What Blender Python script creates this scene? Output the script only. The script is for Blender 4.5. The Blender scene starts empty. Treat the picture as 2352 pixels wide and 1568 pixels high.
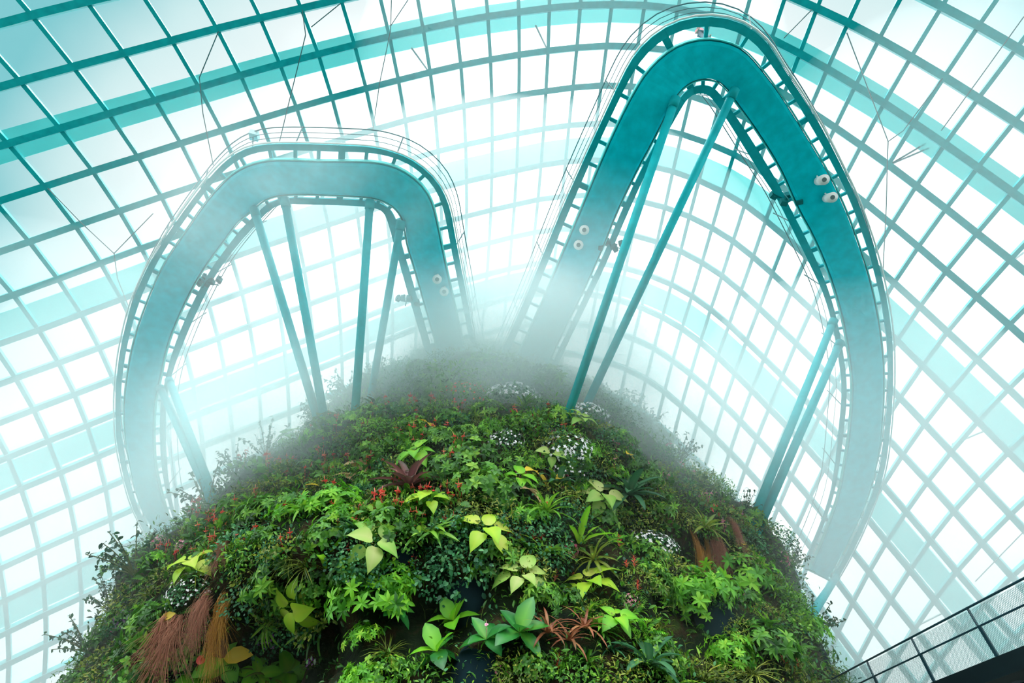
import bpy, math, random
import numpy as np
from mathutils import Vector, Matrix, noise
R = np.random.default_rng(7)
random.seed(7)
S = bpy.context.scene
COL = S.collection

# ------------------------------------------------------------------ camera
W, H, F, PITCH = 2352, 1568, 1150.0, math.radians(46.0)
CAM = np.array([0.0, 0.0, 1.7])
FW = np.array([0, math.cos(PITCH), math.sin(PITCH)])
UP = np.array([0, -math.sin(PITCH), math.cos(PITCH)])
RT = np.array([1.0, 0, 0])
cd = bpy.data.cameras.new('camera'); cd.sensor_width = 36.0; cd.lens = F * 36.0 / W
cd.clip_end = 600
cam = bpy.data.objects.new('camera', cd); COL.objects.link(cam)
cam.location = CAM; cam.rotation_euler = (math.radians(90) + PITCH, 0, 0)
S.camera = cam

def ray(u, v):
    u = np.asarray(u, float); v = np.asarray(v, float)
    d = ((u - W / 2) / F)[..., None] * RT + (-(v - H / 2) / F)[..., None] * UP + FW
    return d / np.linalg.norm(d, axis=-1, keepdims=True)

def unit(a):
    a = np.asarray(a, float)
    return a / np.maximum(np.linalg.norm(a, axis=-1, keepdims=True), 1e-9)

# ------------------------------------------------------------------ helpers
def mesh(name, v, f, mats, tone=None, smooth=False, mi=None):
    me = bpy.data.meshes.new(name)
    me.from_pydata([tuple(map(float, p)) for p in v], [], [tuple(map(int, q)) for q in f])
    for m in (mats if isinstance(mats, (list, tuple)) else [mats]):
        me.materials.append(m)
    if tone is not None:
        a = me.attributes.new('tone', 'FLOAT', 'POINT')
        a.data.foreach_set('value', np.asarray(tone, np.float32))
    if mi is not None:
        me.polygons.foreach_set('material_index', np.asarray(mi, np.int32))
    if smooth:
        me.polygons.foreach_set('use_smooth', np.ones(len(me.polygons), bool))
    me.update()
    return me

def link(name, me, parent=None):
    o = bpy.data.objects.new(name, me); COL.objects.link(o)
    if parent is not None:
        o.parent = parent
    return o

def tag(o, label=None, cat=None, group=None, kind=None):
    if label: o['label'] = label
    if cat: o['category'] = cat
    if group: o['group'] = group
    if kind: o['kind'] = kind
    return o

def empty(name, loc, label, cat, group=None):
    o = bpy.data.objects.new(name, None); COL.objects.link(o)
    o.location = loc; o.empty_display_size = .3
    return tag(o, label, cat, group)

class MB:
    def __init__(s): s.v = []; s.f = []; s.t = []
    def add(s, v, f, tone=.5):
        n = len(s.v)
        s.v.extend([tuple(p) for p in v]); s.f.extend([tuple(i + n for i in q) for q in f])
        s.t.extend([tone] * len(v) if np.isscalar(tone) else list(tone))
    def tube(s, a, b, r, r2=None, n=8, caps=True, tone=.5):
        a = np.asarray(a, float); b = np.asarray(b, float); r2 = r if r2 is None else r2
        d = unit(b - a); x = unit(np.cross(d, [0, 0, 1] if abs(d[2]) < .9 else [1, 0, 0])); y = np.cross(d, x)
        an = np.arange(n) * 2 * math.pi / n
        ring = np.cos(an)[:, None] * x + np.sin(an)[:, None] * y
        f = [(i, (i + 1) % n, n + (i + 1) % n, n + i) for i in range(n)]
        if caps: f += [tuple(range(n - 1, -1, -1)), tuple(range(n, 2 * n))]
        s.add(np.r_[a + ring * r, b + ring * r2], f, tone)
    def pipe(s, pts, r, n=6, tone=.5):
        pts = np.asarray(pts, float); t = unit(np.gradient(pts, axis=0))
        ref = np.tile([0, 0, 1.0], (len(pts), 1)); ref[np.abs(t[:, 2]) > .95] = [1, 0, 0]
        x = unit(np.cross(t, ref)); y = np.cross(t, x)
        rr = np.full(len(pts), r) if np.isscalar(r) else np.asarray(r)
        an = np.arange(n) * 2 * math.pi / n
        v = (pts[:, None] + rr[:, None, None] * (np.cos(an)[None, :, None] * x[:, None] + np.sin(an)[None, :, None] * y[:, None])).reshape(-1, 3)
        f = [(k * n + i, k * n + (i + 1) % n, (k + 1) * n + (i + 1) % n, (k + 1) * n + i) for k in range(len(pts) - 1) for i in range(n)]
        f += [tuple(range(n - 1, -1, -1)), tuple(range((len(pts) - 1) * n, len(pts) * n))]
        s.add(v, f, tone)
    def loft(s, rings, closed=True, caps=True, tone=.5):
        # rings: K x n x 3
        rings = np.asarray(rings, float); K, n = rings.shape[:2]
        f = [(k * n + i, k * n + (i + 1) % n, (k + 1) * n + (i + 1) % n, (k + 1) * n + i) for k in range(K - 1) for i in range(n if closed else n - 1)]
        if caps and closed: f += [tuple(range(n - 1, -1, -1)), tuple(range((K - 1) * n, K * n))]
        s.add(rings.reshape(-1, 3), f, tone)
    def box(s, c, ex, ey, ez, tone=.5):
        c, ex, ey, ez = [np.asarray(q, float) for q in (c, ex, ey, ez)]
        v = [c + i * ex + j * ey + k * ez for k in (-1, 1) for j in (-1, 1) for i in (-1, 1)]
        s.add(v, [(0, 2, 3, 1), (4, 5, 7, 6), (0, 1, 5, 4), (2, 6, 7, 3), (0, 4, 6, 2), (1, 3, 7, 5)], tone)
    def mesh(s, name, mat, smooth=False):
        return mesh(name, s.v, s.f, mat, s.t, smooth)
    def build(s, name, mat, parent=None, smooth=False):
        return link(name, s.mesh(name, mat, smooth), parent)

def sweep(P, N, w, h, off=0.0):
    """a rectangular bar along P: w across, h deep along N, outer face at off"""
    P = np.asarray(P); N = np.asarray(N)
    t = unit(np.gradient(P, axis=0)); b = unit(np.cross(t, N))
    m = MB()
    m.loft(np.stack([P + N * off - b * w / 2, P + N * off + b * w / 2, P + N * (off - h) + b * w / 2, P + N * (off - h) - b * w / 2], 1))
    return m

# ------------------------------------------------------------------ materials
def newmat(name):
    m = bpy.data.materials.new(name); m.use_nodes = True
    nt = m.node_tree; nt.nodes.clear()
    return m, nt, nt.nodes.new('ShaderNodeOutputMaterial')

def metal(name, col, rough=.5, spec=.3, var=.12, scale=2.0):
    m, nt, out = newmat(name); N = nt.nodes; L = nt.links
    p = N.new('ShaderNodeBsdfPrincipled'); p.inputs['Roughness'].default_value = rough
    p.inputs['Specular IOR Level'].default_value = spec
    tc = N.new('ShaderNodeTexCoord'); nz = N.new('ShaderNodeTexNoise'); nz.inputs['Scale'].default_value = scale
    nz.inputs['Detail'].default_value = 4
    L.new(tc.outputs['Object'], nz.inputs['Vector'])
    r = N.new('ShaderNodeValToRGB'); L.new(nz.outputs['Fac'], r.inputs['Fac'])
    r.color_ramp.elements[0].position = .3; r.color_ramp.elements[1].position = .7
    r.color_ramp.elements[0].color = (*[c * (1 - var) for c in col], 1)
    r.color_ramp.elements[1].color = (*[min(1, c * (1 + var)) for c in col], 1)
    L.new(r.outputs['Color'], p.inputs['Base Color']); L.new(p.outputs[0], out.inputs['Surface'])
    return m

STEEL = metal('teal_painted_steel', (.003, .40, .45), .6, .1)
FRAME = metal('dome_frame_paint', (.003, .34, .36), .5, .1)
LIP = metal('side_strip_paint', (.05, .60, .60), .6, .2)
DECKM = metal('walkway_underside_paint', (.001, .58, .70), .7, .03)
WHITE = metal('white_enamel', (.75, .8, .8), .35, .5, .04)
LENS = metal('lamp_lens', (.10, .17, .18), .2, .6, .02)
CABLE = metal('cable_wire', (.05, .14, .15), .4, .4)
DARK = metal('dark_bridge_steel', (.003, .010, .013), .6, .15)
RAILM = metal('bridge_rail_steel', (.008, .035, .05), .35, .4)
WIREM = metal('bridge_mesh_wire', (.03, .16, .16), .5, .3)

def glass(name, tint, gl=.06):
    m, nt, out = newmat(name); N = nt.nodes; L = nt.links
    t = N.new('ShaderNodeBsdfTransparent'); t.inputs['Color'].default_value = (*tint, 1)
    g = N.new('ShaderNodeBsdfGlossy'); g.inputs['Roughness'].default_value = .05; g.inputs['Color'].default_value = (.8, .95, .95, 1)
    mx = N.new('ShaderNodeMixShader'); mx.inputs[0].default_value = gl
    L.new(t.outputs[0], mx.inputs[1]); L.new(g.outputs[0], mx.inputs[2]); L.new(mx.outputs[0], out.inputs['Surface'])
    return m
def see_through(name, tint, col, mixf):
    m, nt, out = newmat(name); N = nt.nodes; L = nt.links
    t = N.new('ShaderNodeBsdfTransparent'); t.inputs['Color'].default_value = (*tint, 1)
    d = N.new('ShaderNodeBsdfDiffuse'); d.inputs['Color'].default_value = (*col, 1)
    mx = N.new('ShaderNodeMixShader'); mx.inputs[0].default_value = mixf
    L.new(t.outputs[0], mx.inputs[1]); L.new(d.outputs[0], mx.inputs[2]); L.new(mx.outputs[0], out.inputs['Surface'])
    return m
ARCH = see_through('lightened_arch_steel', (.45, .80, .79), (.3, .8, .8), .45)  # solid steel arches; their brightness is put in as part transparency
GLASS = glass('dome_glass', (.96, .985, .985), .04)
FLOORGLASS = glass('floor_glass', (.86, .95, .95), .03)

def leafmat(name, cols, trans=.35, rough=.45, spec=.35, objvar=.25):
    """leaf colours run along the per-leaf tone attribute; each plant shifts a little"""
    m, nt, out = newmat(name); N = nt.nodes; L = nt.links
    at = N.new('ShaderNodeAttribute'); at.attribute_name = 'tone'
    oi = N.new('ShaderNodeObjectInfo')
    ma = N.new('ShaderNodeMath'); ma.operation = 'MULTIPLY_ADD'; ma.inputs[1].default_value = objvar; ma.inputs[2].default_value = -objvar / 2
    L.new(oi.outputs['Random'], ma.inputs[0])
    ad = N.new('ShaderNodeMath'); ad.operation = 'ADD'; L.new(at.outputs['Fac'], ad.inputs[0]); L.new(ma.outputs[0], ad.inputs[1])
    r = N.new('ShaderNodeValToRGB'); L.new(ad.outputs[0], r.inputs['Fac'])
    e = r.color_ramp.elements
    while len(e) < len(cols): e.new(.5)
    for i, c in enumerate(cols):
        e[i].position = i / (len(cols) - 1); e[i].color = (*c, 1)
    p = N.new('ShaderNodeBsdfPrincipled'); p.inputs['Roughness'].default_value = rough; p.inputs['Specular IOR Level'].default_value = spec
    L.new(r.outputs['Color'], p.inputs['Base Color'])
    if trans > 0:
        tr = N.new('ShaderNodeBsdfTranslucent'); L.new(r.outputs['Color'], tr.inputs['Color'])
        mx = N.new('ShaderNodeMixShader'); mx.inputs[0].default_value = trans
        L.new(p.outputs[0], mx.inputs[1]); L.new(tr.outputs[0], mx.inputs[2]); L.new(mx.outputs[0], out.inputs['Surface'])
    else:
        L.new(p.outputs[0], out.inputs['Surface'])
    return m

# ------------------------------------------------------------------ sky and daylight
wd = bpy.data.worlds.new('overcast_sky'); S.world = wd; wd.use_nodes = True
nt = wd.node_tree; nt.nodes.clear(); N = nt.nodes; L = nt.links
wo = N.new('ShaderNodeOutputWorld'); bg = N.new('ShaderNodeBackground'); L.new(bg.outputs[0], wo.inputs['Surface'])
tc = N.new('ShaderNodeTexCoord')
CORE = ray(1230, 930)
dp = N.new('ShaderNodeVectorMath'); dp.operation = 'DOT_PRODUCT'; dp.inputs[1].default_value = tuple(CORE)
L.new(tc.outputs['Generated'], dp.inputs[0])
ac = N.new('ShaderNodeMath'); ac.operation = 'ARCCOSINE'; L.new(dp.outputs['Value'], ac.inputs[0])
nz = N.new('ShaderNodeTexNoise'); nz.inputs['Scale'].default_value = 2.2; nz.inputs['Detail'].default_value = 3
L.new(tc.outputs['Generated'], nz.inputs['Vector'])
na = N.new('ShaderNodeMath'); na.operation = 'MULTIPLY_ADD'; na.inputs[1].default_value = .25; na.inputs[2].default_value = -.125
L.new(nz.outputs['Fac'], na.inputs[0])
aa = N.new('ShaderNodeMath'); aa.operation = 'ADD'; L.new(ac.outputs[0], aa.inputs[0]); L.new(na.outputs[0], aa.inputs[1])
mr = N.new('ShaderNodeMapRange'); mr.inputs['From Min'].default_value = 0; mr.inputs['From Max'].default_value = math.pi
L.new(aa.outputs[0], mr.inputs['Value'])
cr = N.new('ShaderNodeValToRGB'); L.new(mr.outputs[0], cr.inputs['Fac'])
e = cr.color_ramp.elements
stops = [(0, (1.0, 1.0, 1.0)), (27, (.95, .95, .95)), (36, (.45, .475, .475)), (44, (.265, .285, .288)), (49, (.195, .255, .259)), (54, (.066, .175, .19)), (64, (.07, .175, .19)), (78, (1.4, 1.5, 1.52)), (96, (1.4, 1.46, 1.45)), (112, (.6, .63, .62)), (135, (.22, .24, .23)), (180, (.3, .32, .31))]
while len(e) < len(stops): e.new(.5)
for i, (a, c) in enumerate(stops):
    e[i].position = a / 180; e[i].color = (*c, 1)
L.new(cr.outputs['Color'], bg.inputs['Color']); bg.inputs['Strength'].default_value = 2.1
sd = bpy.data.lights.new('daylight', 'SUN'); sd.energy = 5.4; sd.angle = math.radians(50); sd.color = (1, .99, .97)
sun = bpy.data.objects.new('daylight', sd); COL.objects.link(sun)
sun.rotation_euler = Vector((.10, .16, -.98)).to_track_quat('-Z', 'Y').to_euler()

S.view_settings.view_transform = 'Standard'; S.view_settings.look = 'None'
S.view_settings.exposure = .74; S.view_settings.gamma = 1; S.view_settings.use_curve_mapping = False
C = S.cycles
C.max_bounces = 7; C.diffuse_bounces = 2; C.glossy_bounces = 2; C.transmission_bounces = 4
C.transparent_max_bounces = 16; C.volume_bounces = 3
C.use_denoising = True; C.caustics_reflective = False; C.caustics_refractive = False
C.volume_step_rate = 2.2; C.volume_max_steps = 24
C.use_adaptive_sampling = True; C.adaptive_threshold = .09; C.adaptive_min_samples = 20
try:
    C.denoiser = 'OPENIMAGEDENOISE'; C.denoising_input_passes = 'RGB_ALBEDO_NORMAL'
except Exception:
    pass

# ------------------------------------------------------------------ dome: glazed gridshell
GRID="-2134 42 -1915 162 -1710 277 -1519 385 -1343 487 -1181 583 -1034 674 -902 761 -784 843 -681 922 -591 998 -514 1073 -449 1147 -396 1220 -353 1293 -319 1366 -293 1439 -275 1512 -264 1584 -258 1656 -257 1728 -262 1799 -272 1870 -287 1940 -1957 -25 -1744 99 -1545 217 -1360 328 -1189 433 -1033 532 -890 625 -763 713 -650 796 -552 876 -467 952 -395 1026 -334 1099 -285 1172 -245 1244 -214 1317 -191 1389 -174 1462 -164 1534 -160 1606 -161 1678 -167 1749 -177 1820 -193 1891 -1782 -90 -1575 38 -1382 159 -1203 273 -1038 381 -887 482 -750 578 -627 667 -520 752 -426 832 -347 908 -280 982 -224 1054 -178 1126 -141 1198 -113 1270 -92 1342 -78 1414 -70 1487 -67 1559 -69 1630 -75 1702 -87 1773 -103 1844 -1607 -152 -1408 -21 -1222 103 -1049 220 -890 330 -744 434 -613 532 -495 624 -393 710 -305 790 -230 867 -169 940 -118 1012 -76 1084 -43 1155 -17 1227 2 1298 14 1370 21 1442 23 1514 20 1586 12 1658 0 1729 -17 1799 -1434 -212 -1242 -78 -1063 49 -897 169 -744 282 -605 389 -479 488 -367 581 -270 669 -187 751 -118 828 -63 901 -17 973 21 1044 51 1116 75 1187 92 1257 102 1329 107 1401 108 1473 104 1545 95 1616 82 1687 65 1757 -1261 -269 -1077 -132 -905 -2 -747 121 -601 236 -468 344 -349 446 -243 540 -152 629 -74 712 -11 790 39 864 80 936 113 1007 141 1079 162 1150 176 1220 185 1291 189 1364 188 1436 183 1507 174 1578 161 1648 143 1717 -1090 -323 -914 -184 -750 -51 -598 74 -460 192 -334 302 -222 405 -123 501 -38 590 34 674 92 754 137 829 173 901 202 972 226 1044 244 1115 256 1186 264 1257 266 1330 265 1401 259 1472 249 1542 236 1611 218 1679 -919 -373 -751 -232 -596 -97 -452 30 -321 150 -203 262 -98 366 -6 463 71 553 136 638 189 718 230 795 262 867 287 938 307 1010 322 1082 332 1153 338 1225 339 1297 337 1368 331 1438 321 1507 307 1575 290 1642 -748 -419 -590 -276 -443 -140 -308 -11 -185 110 -74 224 23 330 107 427 176 517 234 602 281 684 318 761 346 834 367 906 383 978 396 1050 404 1122 409 1194 409 1265 406 1335 399 1405 389 1473 376 1540 358 1606 -579 -461 -430 -317 -293 -180 -167 -50 -52 73 51 188 141 295 216 392 277 483 327 568 368 650 401 728 426 803 444 876 457 948 467 1020 473 1092 476 1164 476 1235 472 1304 465 1373 454 1440 441 1506 424 1571 -411 -497 -273 -353 -145 -216 -28 -85 78 38 172 155 253 262 320 360 373 451 416 537 452 619 481 697 502 774 517 848 527 922 535 994 540 1065 542 1135 540 1205 535 1274 528 1341 517 1407 503 1472 487 1536 -246 -528 -118 -384 0 -247 107 -116 204 7 288 124 360 231 418 329 464 421 502 507 533 590 557 669 574 746 587 822 596 897 601 968 604 1039 605 1108 602 1176 596 1244 588 1310 577 1375 564 1440 547 1503 -84 -555 33 -411 141 -274 237 -143 323 -20 398 95 460 202 511 300 552 393 584 480 610 563 630 643 644 720 654 797 661 872 665 944 666 1013 665 1081 662 1149 655 1215 647 1280 636 1344 622 1408 606 1470 74 -577 180 -434 276 -297 361 -168 437 -46 501 68 555 174 599 273 635 367 663 455 684 539 700 618 712 696 720 772 725 847 727 919 727 988 724 1055 719 1122 712 1187 703 1251 692 1314 679 1377 663 1438 226 -596 320 -453 405 -318 480 -189 545 -69 600 44 645 149 683 248 713 342 737 431 755 515 767 595 777 672 783 748 786 822 787 893 785 962 781 1029 775 1095 768 1159 758 1223 747 1285 734 1347 719 1408 373 -611 455 -470 528 -336 592 -210 648 -90 694 22 733 126 764 225 789 319 808 408 822 493 832 572 839 649 843 724 845 797 844 868 841 937 836 1004 830 1069 821 1133 812 1196 800 1258 787 1319 773 1380 513 -624 583 -485 645 -353 699 -228 746 -110 785 1 816 105 842 204 862 297 877 386 887 470 895 550 899 627 902 701 902 774 900 844 896 913 890 979 882 1044 874 1108 864 1170 852 1232 840 1293 826 1354 647 -636 705 -499 757 -369 802 -245 840 -128 871 -18 896 86 916 185 932 277 943 365 951 449 956 529 958 606 959 680 957 752 953 822 948 889 942 955 934 1020 925 1084 915 1147 904 1209 891 1270 878 1330 776 -646 823 -511 864 -383 899 -261 929 -145 954 -35 973 69 989 167 1000 260 1007 347 1012 431 1015 511 1015 587 1014 661 1010 732 1005 801 999 868 992 934 984 999 975 1062 965 1125 954 1188 942 1249 929 1311 900 -655 935 -522 967 -395 993 -274 1016 -159 1034 -50 1048 53 1059 151 1066 244 1070 332 1072 416 1072 495 1070 570 1067 643 1062 713 1056 782 1049 849 1042 915 1034 980 1024 1044 1014 1107 1003 1170 992 1233 979 1295 1019 -662 1045 -531 1066 -405 1085 -285 1100 -171 1112 -63 1121 40 1127 138 1130 231 1131 319 1130 403 1128 481 1124 556 1119 628 1113 698 1106 766 1099 833 1091 899 1082 964 1073 1029 1063 1093 1052 1156 1041 1220 1028 1283 1136 -668 1151 -538 1164 -413 1174 -294 1182 -181 1188 -73 1192 30 1193 127 1192 219 1190 307 1187 391 1182 469 1176 543 1170 615 1163 684 1155 753 1148 820 1139 886 1130 952 1121 1017 1111 1082 1100 1147 1089 1211 1077 1276 1249 -673 1256 -543 1260 -419 1263 -300 1264 -188 1264 -81 1262 21 1259 118 1254 210 1249 296 1243 379 1236 457 1228 532 1221 605 1213 675 1205 744 1196 811 1187 878 1178 944 1168 1010 1158 1076 1147 1142 1136 1208 1124 1273 1362 -675 1359 -545 1356 -421 1352 -304 1346 -192 1340 -86 1333 15 1325 111 1316 202 1307 288 1299 371 1291 450 1282 525 1273 599 1264 670 1255 739 1245 807 1236 874 1225 941 1215 1008 1204 1075 1193 1142 1182 1209 1170 1276 1473 -676 1463 -545 1452 -421 1441 -303 1429 -192 1417 -87 1405 13 1393 107 1381 197 1369 284 1358 367 1348 447 1338 524 1327 598 1316 670 1305 740 1294 808 1283 876 1272 944 1261 1012 1250 1080 1238 1148 1226 1216 1214 1284 1584 -674 1565 -542 1547 -417 1530 -299 1513 -188 1496 -84 1480 15 1464 109 1448 199 1433 285 1420 369 1407 450 1395 528 1382 603 1369 676 1356 746 1343 815 1331 883 1319 952 1306 1021 1294 1090 1282 1159 1270 1228 1258 1297 1696 -670 1668 -536 1643 -409 1619 -290 1597 -179 1576 -75 1556 23 1536 117 1517 207 1499 294 1483 378 1468 460 1453 538 1437 614 1422 687 1406 758 1391 827 1377 896 1364 965 1351 1035 1338 1106 1325 1176 1312 1245 1299 1315 1808 -663 1771 -527 1738 -398 1708 -277 1680 -164 1655 -58 1631 40 1608 133 1586 221 1565 308 1545 393 1527 475 1509 554 1491 630 1473 704 1455 775 1438 844 1423 914 1408 985 1393 1056 1379 1127 1366 1197 1352 1267 1340 1337 1921 -653 1875 -514 1833 -382 1795 -259 1761 -143 1731 -36 1703 63 1676 155 1651 243 1627 329 1605 414 1583 496 1563 575 1542 651 1521 726 1502 797 1484 867 1467 939 1450 1010 1434 1082 1419 1153 1405 1223 1391 1293 1378 1362 2036 -639 1980 -497 1929 -363 1882 -237 1841 -118 1803 -9 1770 92 1740 184 1711 270 1685 354 1659 439 1635 522 1612 601 1589 677 1566 752 1545 825 1526 896 1508 968 1490 1040 1473 1112 1457 1182 1442 1252 1428 1322 1416 1391 2152 -620 2086 -476 2025 -339 1969 -211 1919 -90 1874 22 1835 125 1799 217 1767 303 1738 386 1710 469 1683 552 1658 631 1632 708 1608 783 1586 856 1565 929 1546 1002 1527 1074 1510 1145 1493 1215 1478 1284 1464 1353 1451 1422 2270 -596 2193 -449 2122 -311 2056 -181 1997 -58 1945 55 1898 160 1857 254 1821 340 1788 422 1758 505 1729 588 1701 667 1674 743 1648 817 1625 890 1603 964 1582 1037 1563 1109 1545 1179 1528 1248 1513 1317 1499 1387 1486 1456 2390 -565 2302 -417 2220 -278 2145 -146 2077 -23 2016 92 1962 198 1916 293 1875 380 1838 463 1805 544 1773 626 1743 705 1714 781 1687 854 1662 926 1639 999 1618 1071 1598 1143 1579 1213 1562 1283 1547 1352 1533 1422 1520 1492 2510 -527 2412 -379 2321 -239 2236 -107 2159 18 2089 133 2028 238 1976 334 1930 422 1889 505 1852 587 1817 667 1785 745 1755 820 1726 893 1700 964 1676 1035 1653 1105 1632 1176 1613 1247 1595 1318 1580 1389 1565 1459 1553 1530 2632 -481 2524 -334 2423 -194 2329 -62 2243 62 2165 178 2096 283 2038 378 1987 466 1941 550 1900 630 1863 709 1828 786 1796 861 1766 934 1738 1003 1712 1072 1688 1142 1667 1213 1647 1284 1629 1356 1612 1427 1598 1499 1586 1570 2754 -428 2637 -281 2527 -142 2424 -11 2330 112 2243 227 2167 331 2102 426 2046 514 1995 597 1950 676 1910 754 1873 830 1839 904 1807 976 1777 1045 1749 1113 1724 1182 1701 1253 1681 1324 1662 1396 1645 1468 1631 1540 1618 1612 2876 -365 2750 -221 2632 -84 2522 46 2419 167 2326 280 2242 384 2170 478 2107 565 2052 647 2003 726 1960 803 1920 877 1883 950 1849 1021 1817 1090 1788 1158 1761 1227 1737 1298 1715 1369 1696 1440 1678 1512 1663 1584 1650 1656 2998 -295 2864 -153 2738 -18 2621 109 2512 228 2412 338 2321 440 2241 534 2171 620 2111 701 2059 779 2012 855 1969 928 1929 1000 1893 1070 1859 1139 1828 1208 1800 1277 1774 1347 1751 1417 1730 1488 1712 1560 1696 1631 1683 1703 3120 -217 2979 -77 2846 54 2722 178 2607 294 2501 402 2404 502 2317 594 2241 679 2174 759 2117 836 2066 910 2019 982 1977 1053 1938 1122 1902 1191 1869 1260 1839 1330 1812 1399 1788 1469 1766 1539 1747 1610 1730 1681 1716 1752 3242 -131 3094 5 2956 133 2826 253 2704 366 2592 471 2490 569 2397 659 2315 743 2242 822 2178 897 2122 969 2072 1040 2027 1109 1985 1178 1947 1248 1913 1317 1881 1386 1852 1455 1826 1525 1803 1594 1783 1664 1765 1734 1750 1804 3364 -38 3211 93 3066 217 2931 334 2804 444 2687 546 2579 641 2481 729 2392 812 2314 889 2244 963 2183 1033 2129 1101 2080 1170 2035 1239 1995 1307 1958 1377 1924 1446 1894 1514 1866 1583 1841 1651 1820 1720 1801 1789 1785 1858 3487 61 3328 188 3179 308 3038 421 2906 527 2784 626 2671 719 2568 805 2474 886 2389 961 2314 1033 2248 1102 2189 1168 2136 1235 2089 1303 2045 1371 2006 1440 1970 1508 1937 1576 1908 1643 1881 1711 1858 1779 1838 1847 1822 1915 3611 166 3447 288 3293 404 3147 513 3011 615 2884 711 2766 801 2658 885 2559 964 2469 1039 2389 1109 2318 1176 2254 1241 2196 1306 2145 1371 2099 1438 2057 1506 2018 1573 1983 1640 1951 1706 1923 1773 1899 1840 1877 1907 1859 1974 3736 276 3567 394 3408 505 3258 610 3118 709 2986 802 2864 889 2751 971 2647 1048 2553 1120 2468 1189 2391 1254 2322 1317 2260 1380 2205 1444 2156 1509 2110 1575 2069 1641 2031 1706 1997 1772 1967 1837 1941 1903 1917 1969 1898 2035 3862 392 3689 505 3526 612 3372 713 3227 808 3091 898 2964 982 2847 1061 2739 1135 2640 1206 2550 1272 2468 1336 2394 1397 2328 1458 2269 1520 2215 1583 2167 1647 2122 1711 2082 1775 2046 1840 2013 1904 1984 1968 1959 2033 1938 2098 3989 513 3813 621 3646 724 3487 820 3338 912 3198 998 3067 1079 2945 1155 2833 1227 2729 1295 2635 1359 2548 1421 2470 1481 2399 1540 2335 1600 2278 1661 2226 1722 2178 1785 2135 1847 2096 1910 2061 1973 2030 2036 2003 2100 1980 2163 4119 639 3938 742 3767 840 3605 933 3451 1021 3307 1103 3172 1181 3046 1254 2930 1323 2822 1388 2722 1450 2631 1510 2548 1568 2473 1626 2405 1683 2343 1742 2287 1801 2236 1861 2190 1922 2149 1983 2111 2044 2078 2106 2049 2168 2023 2231 4250 769 4066 868 3890 962 3724 1050 3567 1134 3419 1213 3280 1287 3150 1357 3029 1423 2917 1486 2813 1545 2718 1603 2630 1659 2550 1714 2478 1770 2412 1826 2352 1883 2297 1941 2248 1999 2203 2058 2163 2118 2128 2178 2096 2239 2068 2300 4383 904 4195 999 4016 1088 3846 1173 3685 1252 3533 1327 3391 1398 3257 1464 3131 1527 3015 1587 2907 1644 2807 1699 2715 1753 2630 1807 2553 1860 2483 1914 2419 1968 2361 2023 2308 2079 2260 2136 2217 2194 2179 2253 2145 2312 2115 2372"

M0, P0 = -8, -4
X = np.array(list(map(int, GRID.split())), float).reshape(49, 24, 2)
K = 2.3
DC = CAM + K * (np.array([-.6, -16.2, -25.0]) - CAM)      # centre and half axes of the shell
DA = K * np.array([36.3, 58.0, 49.7])
def on_dome(d):
    o = (CAM - DC) / DA; q = d / DA
    A = (q * q).sum(-1); B = (q * o).sum(-1); Cc = (o * o).sum() - 1
    return CAM + d * ((-B + np.sqrt(B * B - A * Cc)) / A)[..., None]
def dome_n(P): return unit((P - DC) / DA ** 2)
DP = on_dome(ray(X[..., 0], X[..., 1])); DN = dome_n(DP)
nM, nP = X.shape[:2]
ok = DP[..., 2] > .3                                    # the shell stops at the floor
tn = 0
def structure(name, m, mat):
    return tag(m.build(name, mat), kind='structure')
for j in range(nP):
    k = ok[:, j]
    if k.sum() > 3:
        tn += 1; structure('trim_%d' % tn, sweep(DP[k, j], DN[k, j], .44, .68), FRAME)
for i in range(nM):
    k = ok[i]
    if k.sum() > 3:
        tn += 1; structure('trim_%d' % tn, sweep(DP[i, k], DN[i, k], .27, .52, -.02), FRAME)
for p, sh in ((-2, .0), (2, .0), (6, .3), (10, .36), (14, .3)):   # the big arches stand outside the glass
    j = p - P0; k = ok[:, j] & ok[:, j - 1]
    Q = DP[k, j] * (1 - sh) + DP[k, j - 1] * sh; Nq = dome_n(Q)
    tn += 1; structure('trim_%d' % tn, sweep(Q, Nq, 1.9, .35, 1.5), ARCH)
for j in range(nP - 1):                                 # one pane strip between neighbouring purlins
    m = MB(); m.v = [tuple(p) for p in (DP[:, j:j + 2] + DN[:, j:j + 2] * .06).reshape(-1, 3)]
    m.f = [(2 * i, 2 * i + 2, 2 * i + 3, 2 * i + 1) for i in range(nM - 1) if ok[i:i + 2, j:j + 2].all()]
    m.t = [.5] * len(m.v)
    if m.f: structure('window_%d' % (j + 1), m, GLASS)

def cable(pts, r=.035):
    global tn
    tn += 1; m = MB()
    for a, b in zip(pts[:-1], pts[1:]): m.tube(a, b, r, n=5)
    structure('trim_%d' % tn, m, CABLE)
def inside(u, v, k=.97): return CAM + (on_dome(ray(u, v)) - CAM) * k
for pl in ([(1945, 75), (2040, 325), (2038, 375), (2036, 470), (2028, 625)], [(2165, 180), (2075, 300), (2040, 325)],
           [(110, 432), (185, 510), (262, 582), (352, 490)], [(262, 582), (270, 640), (300, 715)],
           [(899, 0), (897, 70), (872, 190), (856, 300)], [(937, 0), (897, 60)], [(502, 72), (458, 178), (466, 260), (490, 380)],
           [(694, 22), (702, 80), (660, 250), (642, 325)], [(782, 8), (715, 62)], [(2352, 38), (2235, 200), (2162, 300)],
           [(1865, 22), (1800, 88)], [(2352, 1220), (2240, 1335)]):
    cable([inside(*q) for q in pl])
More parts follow.
